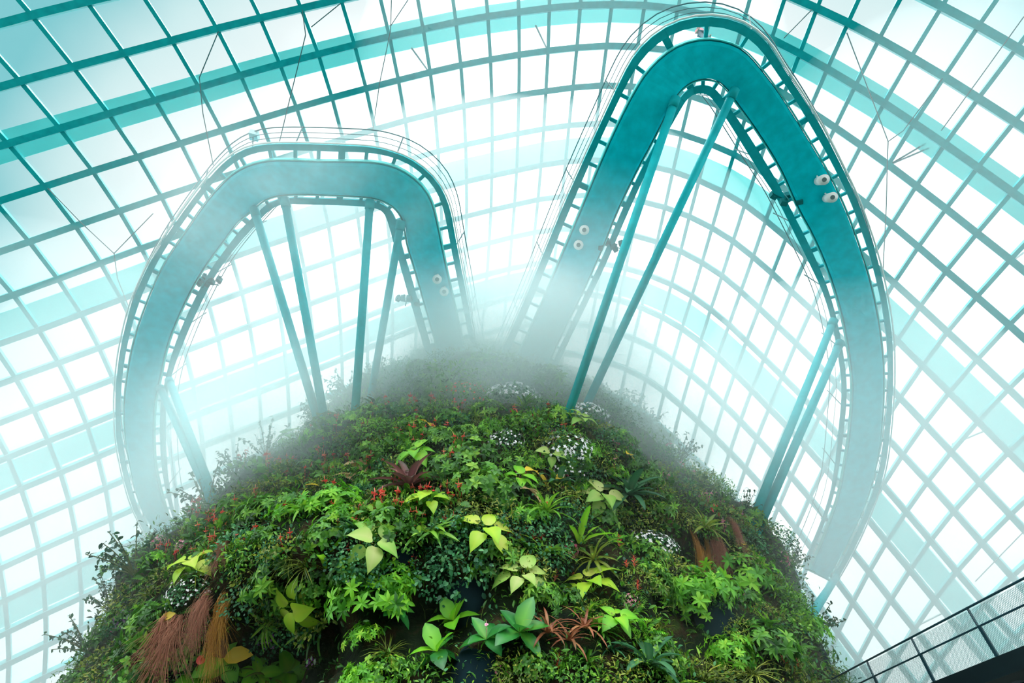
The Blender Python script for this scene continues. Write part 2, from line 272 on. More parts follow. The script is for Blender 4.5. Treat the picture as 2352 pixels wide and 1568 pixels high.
for a, b in (((2048, 375), (2125, 330)), ((2048, 376), (2133, 340)), ((945, 110), (985, 165)), ((1230, 58), (1256, 112)), ((2330, 595), (2352, 580)), ((2187, 1020), (2260, 990)), ((2110, 1435), (2170, 1405))):
    cable([inside(*a, 1.0), CAM + (on_dome(ray(*b)) - CAM) * 1.03], .07)

# ------------------------------------------------------------------ planted mountain
MC = np.array([-2.36, 36.4])
ZK = [0, 7, 12, 16, 22.3, 27, 31, 34, 36, 37.2]
RK = [21.0, 20.0, 18.9, 17.5, 14.2, 11.2, 8.0, 5.2, 2.8, .3]
_zz = np.linspace(0, 37.2, 300); _rr = np.interp(_zz, ZK, RK)
for _ in range(3): _rr = np.convolve(np.pad(_rr, 6, mode='edge'), np.ones(13) / 13, 'valid')
_zh = None
HOLES = []                                             # (theta, z, radius, depth) pushed-in recesses
def bump(th, z):
    th = np.asarray(th, float); z = np.asarray(z, float)
    b = .35 * np.sin(3.1 * th + .35 * z) + .3 * np.sin(7.3 * th - .5 * z + 1) + .22 * np.sin(13 * th + 1.1 * z) + .25 * np.sin(.9 * z + 2 * th)
    b = b * np.clip((37 - z) / 8, 0, 1)
    for (t0, z0, r, dpt) in HOLES:
        q = (((th - t0) * 19) ** 2 + (z - z0) ** 2) / r ** 2
        b = b - dpt * np.exp(-q * q)
    return b
def rad(th, z): return np.interp(z, _zz, _rr) + bump(th, z)
def surf(th, z):
    r = rad(th, z)
    return np.stack([MC[0] + np.sin(th) * r, MC[1] - np.cos(th) * r, np.asarray(z, float)], -1)
def surf_n(th, z):
    e_ = .15
    a = surf(th + e_ / 10, z) - surf(th - e_ / 10, z); b = surf(th, z + e_) - surf(th, z - e_)
    n = np.cross(a, b); return unit(n)
def hit(u, v):
    """where the sight line through a photo point meets the hillside (nearest approach when it only grazes it)"""
    d = ray(u, v); t = np.linspace(8, 62, 1400); P = CAM + d * t[:, None]
    q = P[:, :2] - MC; rr = np.hypot(q[:, 0], q[:, 1]); th = np.arctan2(q[:, 0], -q[:, 1])
    z = np.clip(P[:, 2], 0, 37.1)
    g = rr - np.maximum(rad(th, z), 0) + np.where(P[:, 2] > 37.1, 9, 0)
    k = np.nonzero(g < 0)[0]
    i = k[0] if len(k) else int(np.argmin(g))
    return surf(th[i], z[i]), surf_n(th[i], z[i]), len(k) > 0, th[i], z[i]
def hole(u, v, r, dpt):
    p, n, k, th, z = hit(u, v); HOLES.append((th, z, r, dpt))
hole(520, 1520, 2.3, 3.2); hole(440, 1545, 2.0, 3.0); hole(1620, 1415, 1.5, 1.3); hole(930, 1300, 1.3, 1.0)
hole(1055, 1360, 1.3, 1.0); hole(1340, 1310, 1.2, 1.0); hole(1660, 1300, 1.4, 1.2); hole(960, 1430, 1.2, .9); hole(760, 1420, 1.3, .9)

tv = np.linspace(-math.pi, math.pi, 241)[:-1]; zv = np.linspace(0, 37.1, 110)
T_, Z_ = np.meshgrid(tv, zv)
g = surf(T_, Z_).reshape(-1, 3)
g = np.array([p + (surf_n_ * .25 * noise.noise(Vector(p) * .9) + surf_n_ * .12 * noise.noise(Vector(p) * 2.7))
              for p, surf_n_ in zip(g, surf_n(T_, Z_).reshape(-1, 3))])
nt_ = len(tv)
f = [(k * nt_ + i, k * nt_ + (i + 1) % nt_, (k + 1) * nt_ + (i + 1) % nt_, (k + 1) * nt_ + i) for k in range(len(zv) - 1) for i in range(nt_)]
f.append(tuple(range((len(zv) - 1) * nt_, len(zv) * nt_)))
m, nt, out = newmat('moss_and_soil'); N = nt.nodes; L = nt.links
p = N.new('ShaderNodeBsdfPrincipled'); p.inputs['Roughness'].default_value = .9; p.inputs['Specular IOR Level'].default_value = .1
tc = N.new('ShaderNodeTexCoord'); nz = N.new('ShaderNodeTexNoise'); nz.inputs['Scale'].default_value = 1.3; nz.inputs['Detail'].default_value = 8
L.new(tc.outputs['Object'], nz.inputs['Vector'])
r = N.new('ShaderNodeValToRGB'); L.new(nz.outputs['Fac'], r.inputs['Fac']); e = r.color_ramp.elements
e[0].position = .3; e[0].color = (.004, .007, .005, 1); e[1].position = .72; e[1].color = (.025, .045, .008, 1)
q = e.new(.5); q.color = (.008, .018, .006, 1); q = e.new(.62); q.color = (.028, .018, .009, 1)
L.new(r.outputs[0], p.inputs['Base Color'])
bp = N.new('ShaderNodeBump'); bp.inputs['Strength'].default_value = .9; bp.inputs['Distance'].default_value = .15
n2 = N.new('ShaderNodeTexNoise'); n2.inputs['Scale'].default_value = 9; n2.inputs['Detail'].default_value = 6
L.new(tc.outputs['Object'], n2.inputs['Vector']); L.new(n2.outputs['Fac'], bp.inputs['Height']); L.new(bp.outputs[0], p.inputs['Normal'])
L.new(p.outputs[0], out.inputs['Surface'])
SOIL = m
hill = link('planted_mountain', mesh('planted_mountain', g, f, SOIL, smooth=True))
tag(hill, 'tall steep mountain of moss and soil that all the plants grow on', 'mountain')

# floor
m = MB(); m.box((0, 40, -.1), (110, 0, 0), (0, 110, 0), (0, 0, .1))
structure('floor', m, metal('stone_floor', (.06, .085, .075), .8, .1, .3, .6))
LA=[(359,1264),(333,1228),(304,1167),(286,1109),(268,1022),(264.5,960),(265,900),(269,854),(276.5,797),(299.5,701),(330,632),(368,563),(406.6,506),(449,448),(498.5,387),(537,354.6),(575,337),(621,330.5),(697.5,330.5),(774,333.6),(850.6,337),(896.5,347),(946,366),(988,398.6),(1015,433),(1034,479),(1046,548),(1057,605),(1072.5,682),(1084,751)]
LB=[(378,1250),(352,1220),(325,1175),(307,1120),(293.5,1050),(286,1000),(283,930),(292,854),(307,777.5),(341.6,682),(376,605),(422,540),(468,471),(517.6,414),(556,387),(602,373),(640,370),(736,374),(850.6,374),(900,383),(938.6,402.5),(973,433),(992,467.5),(1003.7,517),(1019,594),(1034,663),(1053,747)]
LC=[(405,1232),(388,1203),(370,1145),(353,1072),(350,1000),(352,930),(364.6,877),(380,797),(414,712.5),(460,624.5),(506,563),(544.5,510),(575,487),(594,467.5),(625,452),(678,446.5),(774,450),(850.6,454),(885,464),(912,483),(927,510),(935,567),(954,624.5),(973,693),(992,758)]
LD=[(418,1225),(406,1203),(391,1145),(382,1072),(379,1000),(380,920),(395,854),(414,804),(437,747),(468,682),(498.5,624.5),(544.5,563),(586.5,517),(617,483),(648,467.5),(697.5,469.5),(774,471),(850.6,475),(877,483),(889,502),(904,559),(923,624.5),(942.5,693),(965.5,770)]
RA=[(1205,690),(1242,600),(1290,482),(1341.5,367),(1384,275),(1426,184),(1452,134),(1487,92),(1537,57),(1582.5,43),(1621,38),(1667,41),(1713,57),(1747,82),(1774,113),(1804,164),(1846,226),(1888.6,298),(1927,371),(1967,453),(1998,537),(2021,614),(2040,702),(2050,778),(2051.6,836),(2051.6,897),(2043.7,1000),(2034.6,1072),(2016.5,1134),(1984,1217),(1947.7,1290),(1911.5,1351)]
RB=[(1250,690),(1286,600),(1332,493),(1384,367),(1429.5,268),(1464,203),(1491,162.6),(1529,126),(1567,103),(1621,91),(1674,99.5),(1713,118.6),(1747,157),(1785,206.6),(1820,260),(1869,340),(1906,403),(1944,484),(1967,545),(1994,625),(2013,702),(2025,778),(2030.5,836),(2032,897),(2026,1000),(2014,1072),(1995,1145),(1960,1225),(1925,1290),(1890,1350)]
RC=[(1330,690),(1383.6,574),(1414,493),(1464,390),(1498,329),(1544,237),(1559.6,214),(1577,197),(1598,185.5),(1621,182),(1647.6,185.5),(1670.5,203),(1693.5,237),(1728,283),(1766,340),(1800.6,398),(1833,476),(1868,537),(1898.5,606),(1925,683),(1944,759),(1956,836),(1962,897),(1954,1000),(1942,1072),(1930,1138),(1908,1203),(1886,1261),(1853.5,1326)]
RD=[(1352,690),(1395,600),(1425,528),(1464,440),(1494.5,375),(1536.6,298),(1567,245),(1577,229.5),(1590,218),(1611,213.5),(1628,218),(1644,237),(1670.5,275),(1713,344),(1751,405),(1784,453),(1829.6,545),(1860,606),(1891,671),(1910,732),(1925,809),(1937,897),(1926,1000),(1919,1072),(1908,1138),(1886,1203),(1861,1261),(1835,1319)]
# ------------------------------------------------------------------ walkway loops
def dense(c, n=700):
    c = np.array(c, float)
    for _ in range(3):                                  # corner cutting keeps the traced bends round
        a = c[:-1] * .75 + c[1:] * .25; b = c[:-1] * .25 + c[1:] * .75
        c = np.r_[c[:1], np.stack([a, b], 1).reshape(-1, 2), c[-1:]]
    s = np.r_[0, np.cumsum(np.linalg.norm(np.diff(c, axis=0), axis=1))]
    t = np.linspace(0, s[-1], n)
    return np.stack([np.interp(t, s, c[:, i]) for i in (0, 1)], -1)
def at_z(px, z):
    d = ray(px[:, 0], px[:, 1]); return CAM + d * ((z - CAM[2]) / d[:, 2])[:, None]
def partner(src, dst):
    """for every point of src the matching place along dst, kept in order and smooth"""
    i = ((src[:, None] - dst[None]) ** 2).sum(-1).argmin(1).astype(float)
    i = np.maximum.accumulate(i)
    w = 41; i = np.convolve(np.pad(i, w // 2, mode='edge'), np.ones(w) / w, 'valid')
    k = np.clip(i, 0, len(dst) - 1.001); lo = k.astype(int); fr = (k - lo)[:, None]
    return dst[lo] * (1 - fr) + dst[lo + 1] * fr

def walkway(A, B, Cc, D, zprof, label, side):
    A, B, Cc, D = [dense(c) for c in (A, B, Cc, D)]
    s = np.linspace(0, 1, len(B))
    z = np.interp(s, *zip(*zprof))
    z = np.convolve(np.pad(z, 60, mode='edge'), np.ones(121) / 121, 'valid')
    mid0 = (B + partner(B, Cc)) / 2
    a, b, c, d = A, B, Cc, D
    pa, pb, pc, pd = [partner(mid0, q) for q in (a, b, c, d)]
    DZ = .30
    b3, c3 = at_z(pb, z), at_z(pc, z)
    a3, d3 = at_z(pa, z + DZ), at_z(pd, z + DZ)
    ai = a3 + (b3 + [0, 0, DZ] - a3) * .42
    di = d3 + (c3 + [0, 0, DZ] - d3) * .52
    mid = (b3 + c3) / 2
    L_ = np.r_[0, np.cumsum(np.linalg.norm(np.diff(mid, axis=0), axis=1))]
    n = int(L_[-1] / 1.15) + 1
    def rs(q, k): return np.stack([np.interp(np.linspace(0, L_[-1], k), L_, q[:, i]) for i in range(3)], -1)
    K2 = n * 3
    root = empty('sky_walkway', mid[len(mid) // 2], label, 'walkway', None)
    off = np.array(root.location)
    def put(m, name, mat, smooth=False):
        m.v = [tuple(np.array(p) - off) for p in m.v]
        return m.build(name, mat, root, smooth)
    B_, C_, A_, D_, AI, DI = [rs(q, K2) for q in (b3, c3, a3, d3, ai, di)]
    up = np.array([0, 0, 1.0])
    X_ = unit(C_ - B_); wB = C_ - B_
    m = MB()                                            # box girder with bevelled bottom edges
    m.loft(np.stack([B_ + up * .28 - X_ * .02, B_ + X_ * .04 + up * .04, B_ + X_ * .16, C_ - X_ * .16, C_ - X_ * .04 + up * .04, C_ + up * .28 + X_ * .02,
                     C_ + up * .30 - X_ * .05, B_ + up * .30 + X_ * .05], 1))
    put(m, 'deck', DECKM)
    for o_, i_, nm in ((A_, AI, 'edge_beam'), (D_, DI, 'edge_beam')):
        m = MB(); m.loft(np.stack([o_, o_ + up * .1, i_ + up * .1, i_], 1)); put(m, nm, STEEL)
    m = MB()                                            # paler strips added for the girder's own side faces
    for o_, s_ in ((B_, -1), (C_, 1)):
        q0 = o_ + X_ * s_ * .03 + up * .06
        m.loft(np.stack([q0, q0 + X_ * s_ * .05, q0 + X_ * s_ * .05 + up * .22, q0 + up * .22], 1))
    put(m, 'side_strip', LIP)
    bs, cs, as_, ds, ais, dis = [rs(q, n) for q in (b3, c3, a3, d3, ai, di)]
    for k in range(n):
        if not len(range(n)) : break
        m = MB(); t = unit(np.cross(ds[k] - as_[k], up)) * (.085 if k % 6 else .16)
        m.box((as_[k] + ds[k]) / 2 + up * .06, (ds[k] - as_[k]) / 2 * .985, t, up * .05)
        put(m, 'cross_beam', STEEL)
    m = MB()
    for o_, i_ in ((AI, B_), (DI, C_)):
        q0 = o_ + up * .21; q1 = i_ + up * (.21 + DZ)
        m.loft(np.stack([q0, q1], 1), closed=False)
    put(m, 'glass_floor', FLOORGLASS)
    oA = unit((A_ - D_) * [1, 1, 0])
    for (base, sg, hs) in ((A_, 1, ((.55, .10, .018), (.9, .22, .018), (1.25, .36, .03))), (D_, -1, ((.6, .10, .018), (1.2, .25, .028)))):
        for (hz, ho, r) in hs:
            m = MB(); m.pipe(base + up * hz + oA * sg * ho, r, 5); put(m, 'handrail', CABLE)
        bb = rs(a3 if sg > 0 else d3, n); oo = unit((as_ - ds) * [1, 1, 0]) * sg
        for k in range(0, n, 4):
            m = MB(); m.tube(bb[k] + up * .1, bb[k] + up * 1.28 + oo[k] * .37, .035, n=5); put(m, 'baluster', CABLE)
    m = MB(); m.pipe(A_ + up * -.02 - oA * .02 + up * .0 + oA * .12, .045, 6); put(m, 'mist_pipe', WHITE)
    return dict(b=b3, c=c3, a=a3, d=d3, px=mid0, z=z, root=root)

LBx = LB + [(1066, 800), (1078, 850)]; LCx = LC + [(1006, 810), (1018, 860)]; LAx = LA + [(1096, 800), (1108, 850)]; LDx = LD + [(984, 830), (994, 880)]
RAx = [(1120, 880), (1160, 790)] + RA; RBx = [(1165, 880), (1208, 780)] + RB; RCx = [(1240, 880), (1285, 780)] + RC; RDx = [(1262, 880), (1308, 780)] + RD
WL = walkway(LAx, LBx, LCx, LDx, [(0, 18), (.12, 21), (.25, 24.5), (.4, 26.5), (.6, 26), (1, 25.5)],
             'left hanging walkway loop with a flat top straight', 0)
WR = walkway(RAx, RBx, RCx, RDx, [(0, 25.5), (.25, 26.5), (.4, 28.5), (.55, 27.5), (.72, 24.5), (.88, 20), (1, 15.5)],
             'right hanging walkway loop with a narrow rounded top', 1)
def deck_z(Wk, u, v):
    i = ((Wk['px'] - [u, v]) ** 2).sum(1).argmin(); return Wk['z'][i]

def strut(Wk, top, base, label, r=.21, grp=None):
    zt = deck_z(Wk, *top) + .02
    t = at_z(np.array([top], float), np.array([zt]))[0]
    p, n, _, _, _ = hit(*base)
    d = unit(t - p); root = empty('support_strut', p - d * .6, label, 'strut', grp); o = np.array(root.location)
    m = MB(); m.tube(p - d * .6 - o, t - o, r, n=16); m.build('tube', STEEL, root, True)
    m = MB(); m.tube(t - d * .5 - o, t - o, r * 1.18, n=16)
    m.build('collar', STEEL, root, True)
    return t
LS = [(WL, (583, 478), (735, 978), 'outer left strut of the four under the left loop top'),
      (WL, (653, 455), (748, 975), 'strut second from left under the left loop top'),
      (WL, (850, 460), (815, 955), 'strut third from left under the left loop top'),
      (WL, (922, 505), (850, 920), 'short right strut under the left loop top bend'),
      (WL, (388, 872), (492, 1150), 'right one of the strut pair below the left loop outer leg'),
      (WL, (368, 890), (477, 1152), 'left one of the strut pair below the left loop outer leg'),
      (WR, (1552, 225), (1300, 965), 'left strut inside the right loop beside its inner leg'),
      (WR, (1688, 205), (1335, 955), 'long right strut crossing inside the right loop'),
      (WR, (1915, 735), (1722, 1212), 'left one of the strut pair below the right loop outer leg'),
      (WR, (1930, 785), (1740, 1216), 'right one of the strut pair below the right loop outer leg'),
      (WR, (1921, 1325), (1884, 1425), 'short low strut at the foot of the right loop')]
for a in LS: strut(*a)

def spot(Wk, u, v, label, grp=None):
    z = deck_z(Wk, u, v) - .45
    p = at_z(np.array([[u, v]], float), np.array([z]))[0]
    root = empty('spotlight', p, label, 'spotlight', grp)
    ax = unit(np.array([.15 * (1 if u < 1176 else -1), -.55, -.9]))
    m = MB(); m.tube(-ax * .34, ax * .36, .22, .27, 16); m.tube(-ax * .5, -ax * .34, .13, .2, 12); m.build('housing', WHITE, root, True)
    m = MB(); m.tube(ax * .361, ax * .375, .12, .11, 14); m.build('lens', LENS, root)
    m = MB(); m.tube(-ax * .1 + [0, 0, .0], (0, 0, .5), .04, n=6); m.box((0, 0, .03), (.27, 0, 0), (0, .03, 0), (0, 0, .03)); m.build('mounting_bracket', WHITE, root)
for a in ((WL, 1004, 640, 'upper white spotlight of the pair under the left loop'), (WL, 1020, 668, 'lower white spotlight of the pair under the left loop'),
          (WR, 1886, 414, 'upper white spotlight of the pair under the right loop outer leg'), (WR, 1905, 454, 'lower white spotlight of the pair under the right loop outer leg'),
          (WR, 1342, 528, 'upper hazy spotlight of the pair under the right loop inner leg'), (WR, 1329, 562, 'lower hazy spotlight of the pair under the right loop inner leg')):
    spot(*a)

# visitor on the glass edge of the right loop top
PINK = metal('pink_cloth', (.75, .28, .34), .8, .1); GREYH = metal('grey_hair', (.22, .22, .23), .7, .2); SKIN = metal('skin', (.55, .32, .24), .5, .3, .05); TROUS = metal('grey_cloth', (.2, .22, .25), .8, .1)
zt = deck_z(WR, 1621, 91)
pp = at_z(np.array([[1626, 88]], float), np.array([zt + .52]))[0]
per = empty('person', pp, 'visitor in a pink top on the edge of the right loop', 'person')
bm_v = [(0, 0, .92), (0, 0, 1.12), (0, 0, 1.34), (0, 0, 1.45), (0, -.02, 1.52), (0, -.03, 1.63), (0, -.03, 1.73),
        (.10, 0, .86), (.11, .02, .48), (.11, 0, .09), (.11, -.16, .04), (-.10, 0, .86), (-.11, .03, .48), (-.11, 0, .09), (-.11, -.16, .04),
        (.19, 0, 1.38), (.25, .03, 1.12), (.22, -.16, .98), (.21, -.25, .97), (-.19, 0, 1.38), (-.25, .03, 1.12), (-.22, -.16, .98), (-.21, -.25, .97)]
bm_e = [(0, 1), (1, 2), (2, 3), (3, 4), (4, 5), (5, 6), (0, 7), (7, 8), (8, 9), (9, 10), (0, 11), (11, 12), (12, 13), (13, 14), (3, 15), (15, 16), (16, 17), (17, 18), (3, 19), (19, 20), (20, 21), (21, 22)]
bm_r = [.14, .13, .15, .09, .055, .085, .07, .09, .065, .045, .035, .09, .065, .045, .035, .06, .045, .035, .03, .06, .045, .035, .03]
def skinned(name, vs, es, rs, mat, parent):
    me = bpy.data.meshes.new(name); me.from_pydata(vs, es, []); me.materials.append(mat)
    o = link(name, me, parent); md = o.modifiers.new('skin', 'SKIN'); md.use_smooth_shade = True
    for i, sv in enumerate(me.skin_vertices[0].data if me.skin_vertices else []): sv.radius = (rs[i], rs[i])
    o.modifiers.new('sub', 'SUBSURF').levels = 1
    return o
def with_skin(name, vs, es, rs, mat, parent):
    me = bpy.data.meshes.new(name); me.from_pydata(vs, es, []); me.materials.append(mat)
    o = link(name, me, parent); md = o.modifiers.new('skin', 'SKIN'); md.use_smooth_shade = True
    if not me.skin_vertices:
        bpy.context.view_layer.objects.active = o
        with bpy.context.temp_override(object=o, active_object=o):
            bpy.ops.mesh.customdata_skin_add()
    for i, sv in enumerate(me.skin_vertices[0].data):
        sv.radius = (rs[i], rs[i]); sv.use_root = (i == 0)
    o.modifiers.new('sub', 'SUBSURF').levels = 1
with_skin('body', bm_v, bm_e, bm_r, SKIN, per)
ix = [0, 1, 2, 3, 15, 16, 19, 20]; mp = {k: i for i, k in enumerate(ix)}
with_skin('shirt', [bm_v[i] for i in ix], [(mp[a], mp[b]) for a, b in bm_e if a in mp and b in mp], [bm_r[i] + .02 for i in ix], PINK, per)
ix = [0, 7, 8, 9, 11, 12, 13]; mp = {k: i for i, k in enumerate(ix)}
with_skin('trousers', [bm_v[i] for i in ix], [(mp[a], mp[b]) for a, b in bm_e if a in mp and b in mp], [bm_r[i] + .018 for i in ix], TROUS, per)
m = MB(); an = np.linspace(0, 2 * math.pi, 13)[:-1]
m.loft([np.stack([np.cos(an) * .1 * s_, np.sin(an) * .11 * s_ - .02, np.full(12, z_)], -1) for z_, s_ in ((1.60, .95), (1.68, 1.05), (1.76, .9), (1.82, .4))]); m.build('hair', GREYH, per, True)

# ------------------------------------------------------------------ footbridge at lower right
def bray(u, v, D):
    d = ray(u, v); return CAM + d * (D / math.hypot(d[0], d[1]))
q1, q3 = bray(1991, 1518, 23.5), bray(2221, 1395, 19.35)
q3[2] = q1[2] = (q1[2] + q3[2]) / 2                     # level hand rail
dirb = unit(q3 - q1); up = np.array([0, 0, 1.0])
back = unit(np.cross(dirb, up)); back = back if back[0] > 0 else -back
Lq = np.linalg.norm(q3 - q1); s0, s1 = -4.5, Lq + 8
TOP = lambda s_: q1 + dirb * s_
br = empty('footbridge', TOP(Lq / 2) - up * 1.2, 'dark steel footbridge with wire mesh railing at the lower right', 'bridge'); bo = np.array(br.location)
def bput(m, name, mat, par=br):
    m.v = [tuple(np.array(p) - bo) for p in m.v]; return m.build(name, mat, par)
m = MB(); m.tube(TOP(s0), TOP(s1), .028, n=8); bput(m, 'handrail', RAILM)
m = MB(); m.tube(TOP(s0) - up * .46, TOP(s1) - up * .46, .024, n=8); bput(m, 'middle_rail', RAILM)
step = Lq / 2
for k in range(-1, 8):
    s_ = k * step
    if s_ < s0 or s_ > s1: continue
    m = MB(); b = TOP(s_); m.box(b - up * .62, dirb * .014, back * .03, up * .62); m.box(b - up * .83 + dirb * .055, dirb * .03, back * .02, up * .37); bput(m, 'post', RAILM)
m = MB(); hh = 1.14; sp = .055; nW = int((s1 - s0) / sp)
for k in range(nW):
    for sg in (1, -1):
        a = s0 + k * sp; e_ = a + sg * hh * .75
        lo, hi = (a, 0), (e_, hh)
        if e_ > s1 or e_ < s0: continue
        pa = TOP(lo[0]) - up * (1.2 - lo[1]) ; pb = TOP(hi[0]) - up * (1.2 - hi[1])
        w = dirb * .006
        n_ = len(m.v); m.v += [tuple(pa - w), tuple(pa + w), tuple(pb + w), tuple(pb - w)]; m.f.append((n_, n_ + 1, n_ + 2, n_ + 3)); m.t += [.5] * 4
bput(m, 'mesh_panel', WIREM)
def base(s_): return TOP(s_) - up * 1.2
m = MB(); m.box(base((s0 + s1) / 2) - up * .17, dirb * (s1 - s0) / 2, back * .05, up * .2); bput(m, 'edge_beam', DARK)
m = MB(); Wd = 3.4; mid_ = (s0 + s1) / 2; hl = dirb * (s1 - s0) / 2
for lo, hi in ((0, .75), (1.3, 1.85), (2.4, Wd)):                     # solid strips of the underside
    m.box(base(mid_) + back * (lo + hi) / 2 - up * .30, hl, back * (hi - lo) / 2, up * .03)
k = s0
while k < s1:                                                       # bars that close the rows of slots
    for c_, o_ in ((1.02, 0), (2.12, .5)):
        m.box(base(k + o_) + back * c_ - up * .30, dirb * .16, back * .30, up * .03)
    k += 1.15
bput(m, 'underside', DARK)
m = MB(); k = s0
while k < s1:
    m.box(base(k) + back * Wd / 2 - up * .10, dirb * .012, back * Wd / 2, up * .02); k += .09
bput(m, 'floor_grating', DARK)
m = MB(); m.box(base(mid_) + back * Wd - up * .17, hl, back * .05, up * .2); bput(m, 'edge_beam', DARK)

# ------------------------------------------------------------------ mist
def volume_mat(name, dens, blob=True, scale=.12, power=1.4, floor=.35, col=(.965, .99, .995), aniso=.35):
    m, nt, out = newmat(name); N = nt.nodes; L = nt.links
    vs = N.new('ShaderNodeVolumeScatter'); vs.inputs['Color'].default_value = (*col, 1); vs.inputs['Anisotropy'].default_value = aniso
    va = N.new('ShaderNodeVolumeAbsorption'); va.inputs['Color'].default_value = (*col, 1)
    ad = N.new('ShaderNodeAddShader'); L.new(vs.outputs[0], ad.inputs[0]); L.new(va.outputs[0], ad.inputs[1]); L.new(ad.outputs[0], out.inputs['Volume'])
    if not blob:
        vs.inputs['Density'].default_value = dens; va.inputs['Density'].default_value = dens; return m
    tc = N.new('ShaderNodeTexCoord'); ln = N.new('ShaderNodeVectorMath'); ln.operation = 'LENGTH'; L.new(tc.outputs['Object'], ln.inputs[0])
    a = N.new('ShaderNodeMapRange'); a.interpolation_type = 'SMOOTHSTEP'; a.inputs['From Min'].default_value = 1.0; a.inputs['From Max'].default_value = .15
    L.new(ln.outputs['Value'], a.inputs['Value'])
    ge = N.new('ShaderNodeNewGeometry')
    nz = N.new('ShaderNodeTexNoise'); nz.inputs['Scale'].default_value = scale; nz.inputs['Detail'].default_value = 2
    L.new(ge.outputs['Position'], nz.inputs['Vector'])
    b = N.new('ShaderNodeMapRange'); b.inputs['From Min'].default_value = .35; b.inputs['From Max'].default_value = .68; b.inputs['To Min'].default_value = floor; b.inputs['To Max'].default_value = 1.6
    L.new(nz.outputs['Fac'], b.inputs['Value'])
    mu = N.new('ShaderNodeMath'); mu.operation = 'MULTIPLY'; L.new(a.outputs[0], mu.inputs[0]); L.new(b.outputs[0], mu.inputs[1])
    m2 = N.new('ShaderNodeMath'); m2.operation = 'MULTIPLY'; L.new(mu.outputs[0], m2.inputs[0]); m2.inputs[1].default_value = dens
    L.new(m2.outputs[0], vs.inputs['Density']); L.new(m2.outputs[0], va.inputs['Density'])
    return m
def ball(n=24, k=12):
    v = [(0, 0, -1)]; f = []
    for j in range(1, k):
        ph = -math.pi / 2 + math.pi * j / k
        v += [(math.cos(ph) * math.cos(2 * math.pi * i / n), math.cos(ph) * math.sin(2 * math.pi * i / n), math.sin(ph)) for i in range(n)]
    v.append((0, 0, 1)); top = len(v) - 1
    f += [(0, 1 + (i + 1) % n, 1 + i) for i in range(n)]
    for j in range(k - 2):
        b0 = 1 + j * n; f += [(b0 + i, b0 + (i + 1) % n, b0 + n + (i + 1) % n, b0 + n + i) for i in range(n)]
    b0 = 1 + (k - 2) * n; f += [(b0 + i, b0 + (i + 1) % n, top) for i in range(n)]
    return v, f
def mist(c, r, dens, label, name='mist_cloud', **kw):
    v, f = ball()
    o = link(name, mesh(name, v, f, volume_mat(name, dens, **kw), smooth=True))
    o.location = c; o.scale = r
    return tag(o, label, 'mist', None, 'stuff')
mist((0, 57, 16), (56, 42, 40), .008, 'thin outer haze in the far part of the dome', 'haze', blob=False, aniso=.5)
mist((0, 59, 16), (46, 38, 33), .010, 'thin haze filling the far part of the dome', 'haze', blob=False, aniso=.5)
mist(tuple(CAM + ray(1150, 620) * 44), (23, 14, 13), .034, 'white mist hanging behind both loops above the mountain', aniso=.5, blob=False)
mist(tuple(CAM + ray(1300, 200) * 48), (18, 13, 11), .013, 'faint mist high up behind both loops', aniso=.5, blob=False)
mist((-.6, 20.3, 22.3), (13.0, 6.2, 7.4), .36, 'dense mist in front of the mountain top between the two loops', aniso=.0, floor=.5, col=(.85, .99, 1.0))
mist((.3, 27, 34.0), (12, 8, 6.5), .03, 'mist cap above the mountain top', aniso=.4, blob=False)
mist(tuple(CAM + ray(340, 1030) * 40), (10, 11, 15), .024, 'mist around the outer leg of the left loop', aniso=.25, blob=False)
mist(tuple(CAM + ray(1960, 1090) * 37), (9.5, 11, 14), .038, 'mist around the outer leg of the right loop', aniso=.25, blob=False)
mist(tuple(CAM + ray(640, 980) * 28), (8, 6.5, 6), .22, 'mist along the upper left edge of the mountain', aniso=.1, floor=.2, col=(.86, .99, 1.0))
mist(tuple(CAM + ray(430, 1120) * 30), (6, 6, 6), .08, 'mist along the left edge of the mountain by the loop foot', aniso=.1, floor=.2, col=(.86, .99, 1.0))
mist(tuple(CAM + ray(1530, 975) * 28.5), (8.5, 6.5, 6.5), .24, 'mist along the upper right edge of the mountain', aniso=.1, floor=.2, col=(.86, .99, 1.0))
mist(tuple(CAM + ray(640, 520) * 27), (10, 7, 8), .055, 'thin mist drifting across the left loop', aniso=.1, scale=.3, floor=.1)
mist(tuple(CAM + ray(1330, 640) * 25), (6, 6, 7), .06, 'mist around the inner leg of the right loop', aniso=.1, scale=.3, floor=.2)
for c_, d_, r_, l_ in (((2170, 560), 45, (14, 15, 18), 'pale haze in front of the glass on the right'), ((130, 960), 46, (13, 14, 12), 'pale haze in front of the glass on the left')):
    mist(tuple(CAM + ray(*c_) * d_), r_, .010, l_, 'haze', blob=False, aniso=.5)
FIT = metal('dark_fittings', (.004, .16, .17), .6, .1)
def fitting(Wk, u, v, label, n=4):
    z = deck_z(Wk, u, v) + .25
    p = at_z(np.array([[u, v]], float), np.array([z]))[0]
    root = empty('equipment_cluster', p, label, 'equipment')
    m = MB(); m.tube((0, 0, -.5), (0, 0, .5), .04, n=6); m.tube((-.6, 0, .1), (.6, .3, .1), .035, n=6); m.build('mounting_bracket', FIT, root)
    for i in range(n):
        m = MB(); c = np.array([-.6 + 1.2 * i / (n - 1), R.uniform(-.2, .3), R.uniform(-.35, .35)]); a = R.uniform(0, 3)
        m.box(c, (.13 * math.cos(a), .13 * math.sin(a), 0), (-.17 * math.sin(a), .17 * math.cos(a), .04), (0, -.03, .13)); m.tube(c, c + [.1, -.2, .12], .05, .07, 8)
        m.build('fitting_box', FIT, root)
fitting(WL, 474, 648, 'dark cluster of fittings on the inner rail of the left loop outer leg', 6)
fitting(WL, 934, 690, 'cluster of fittings on the inner rail of the left loop short leg')
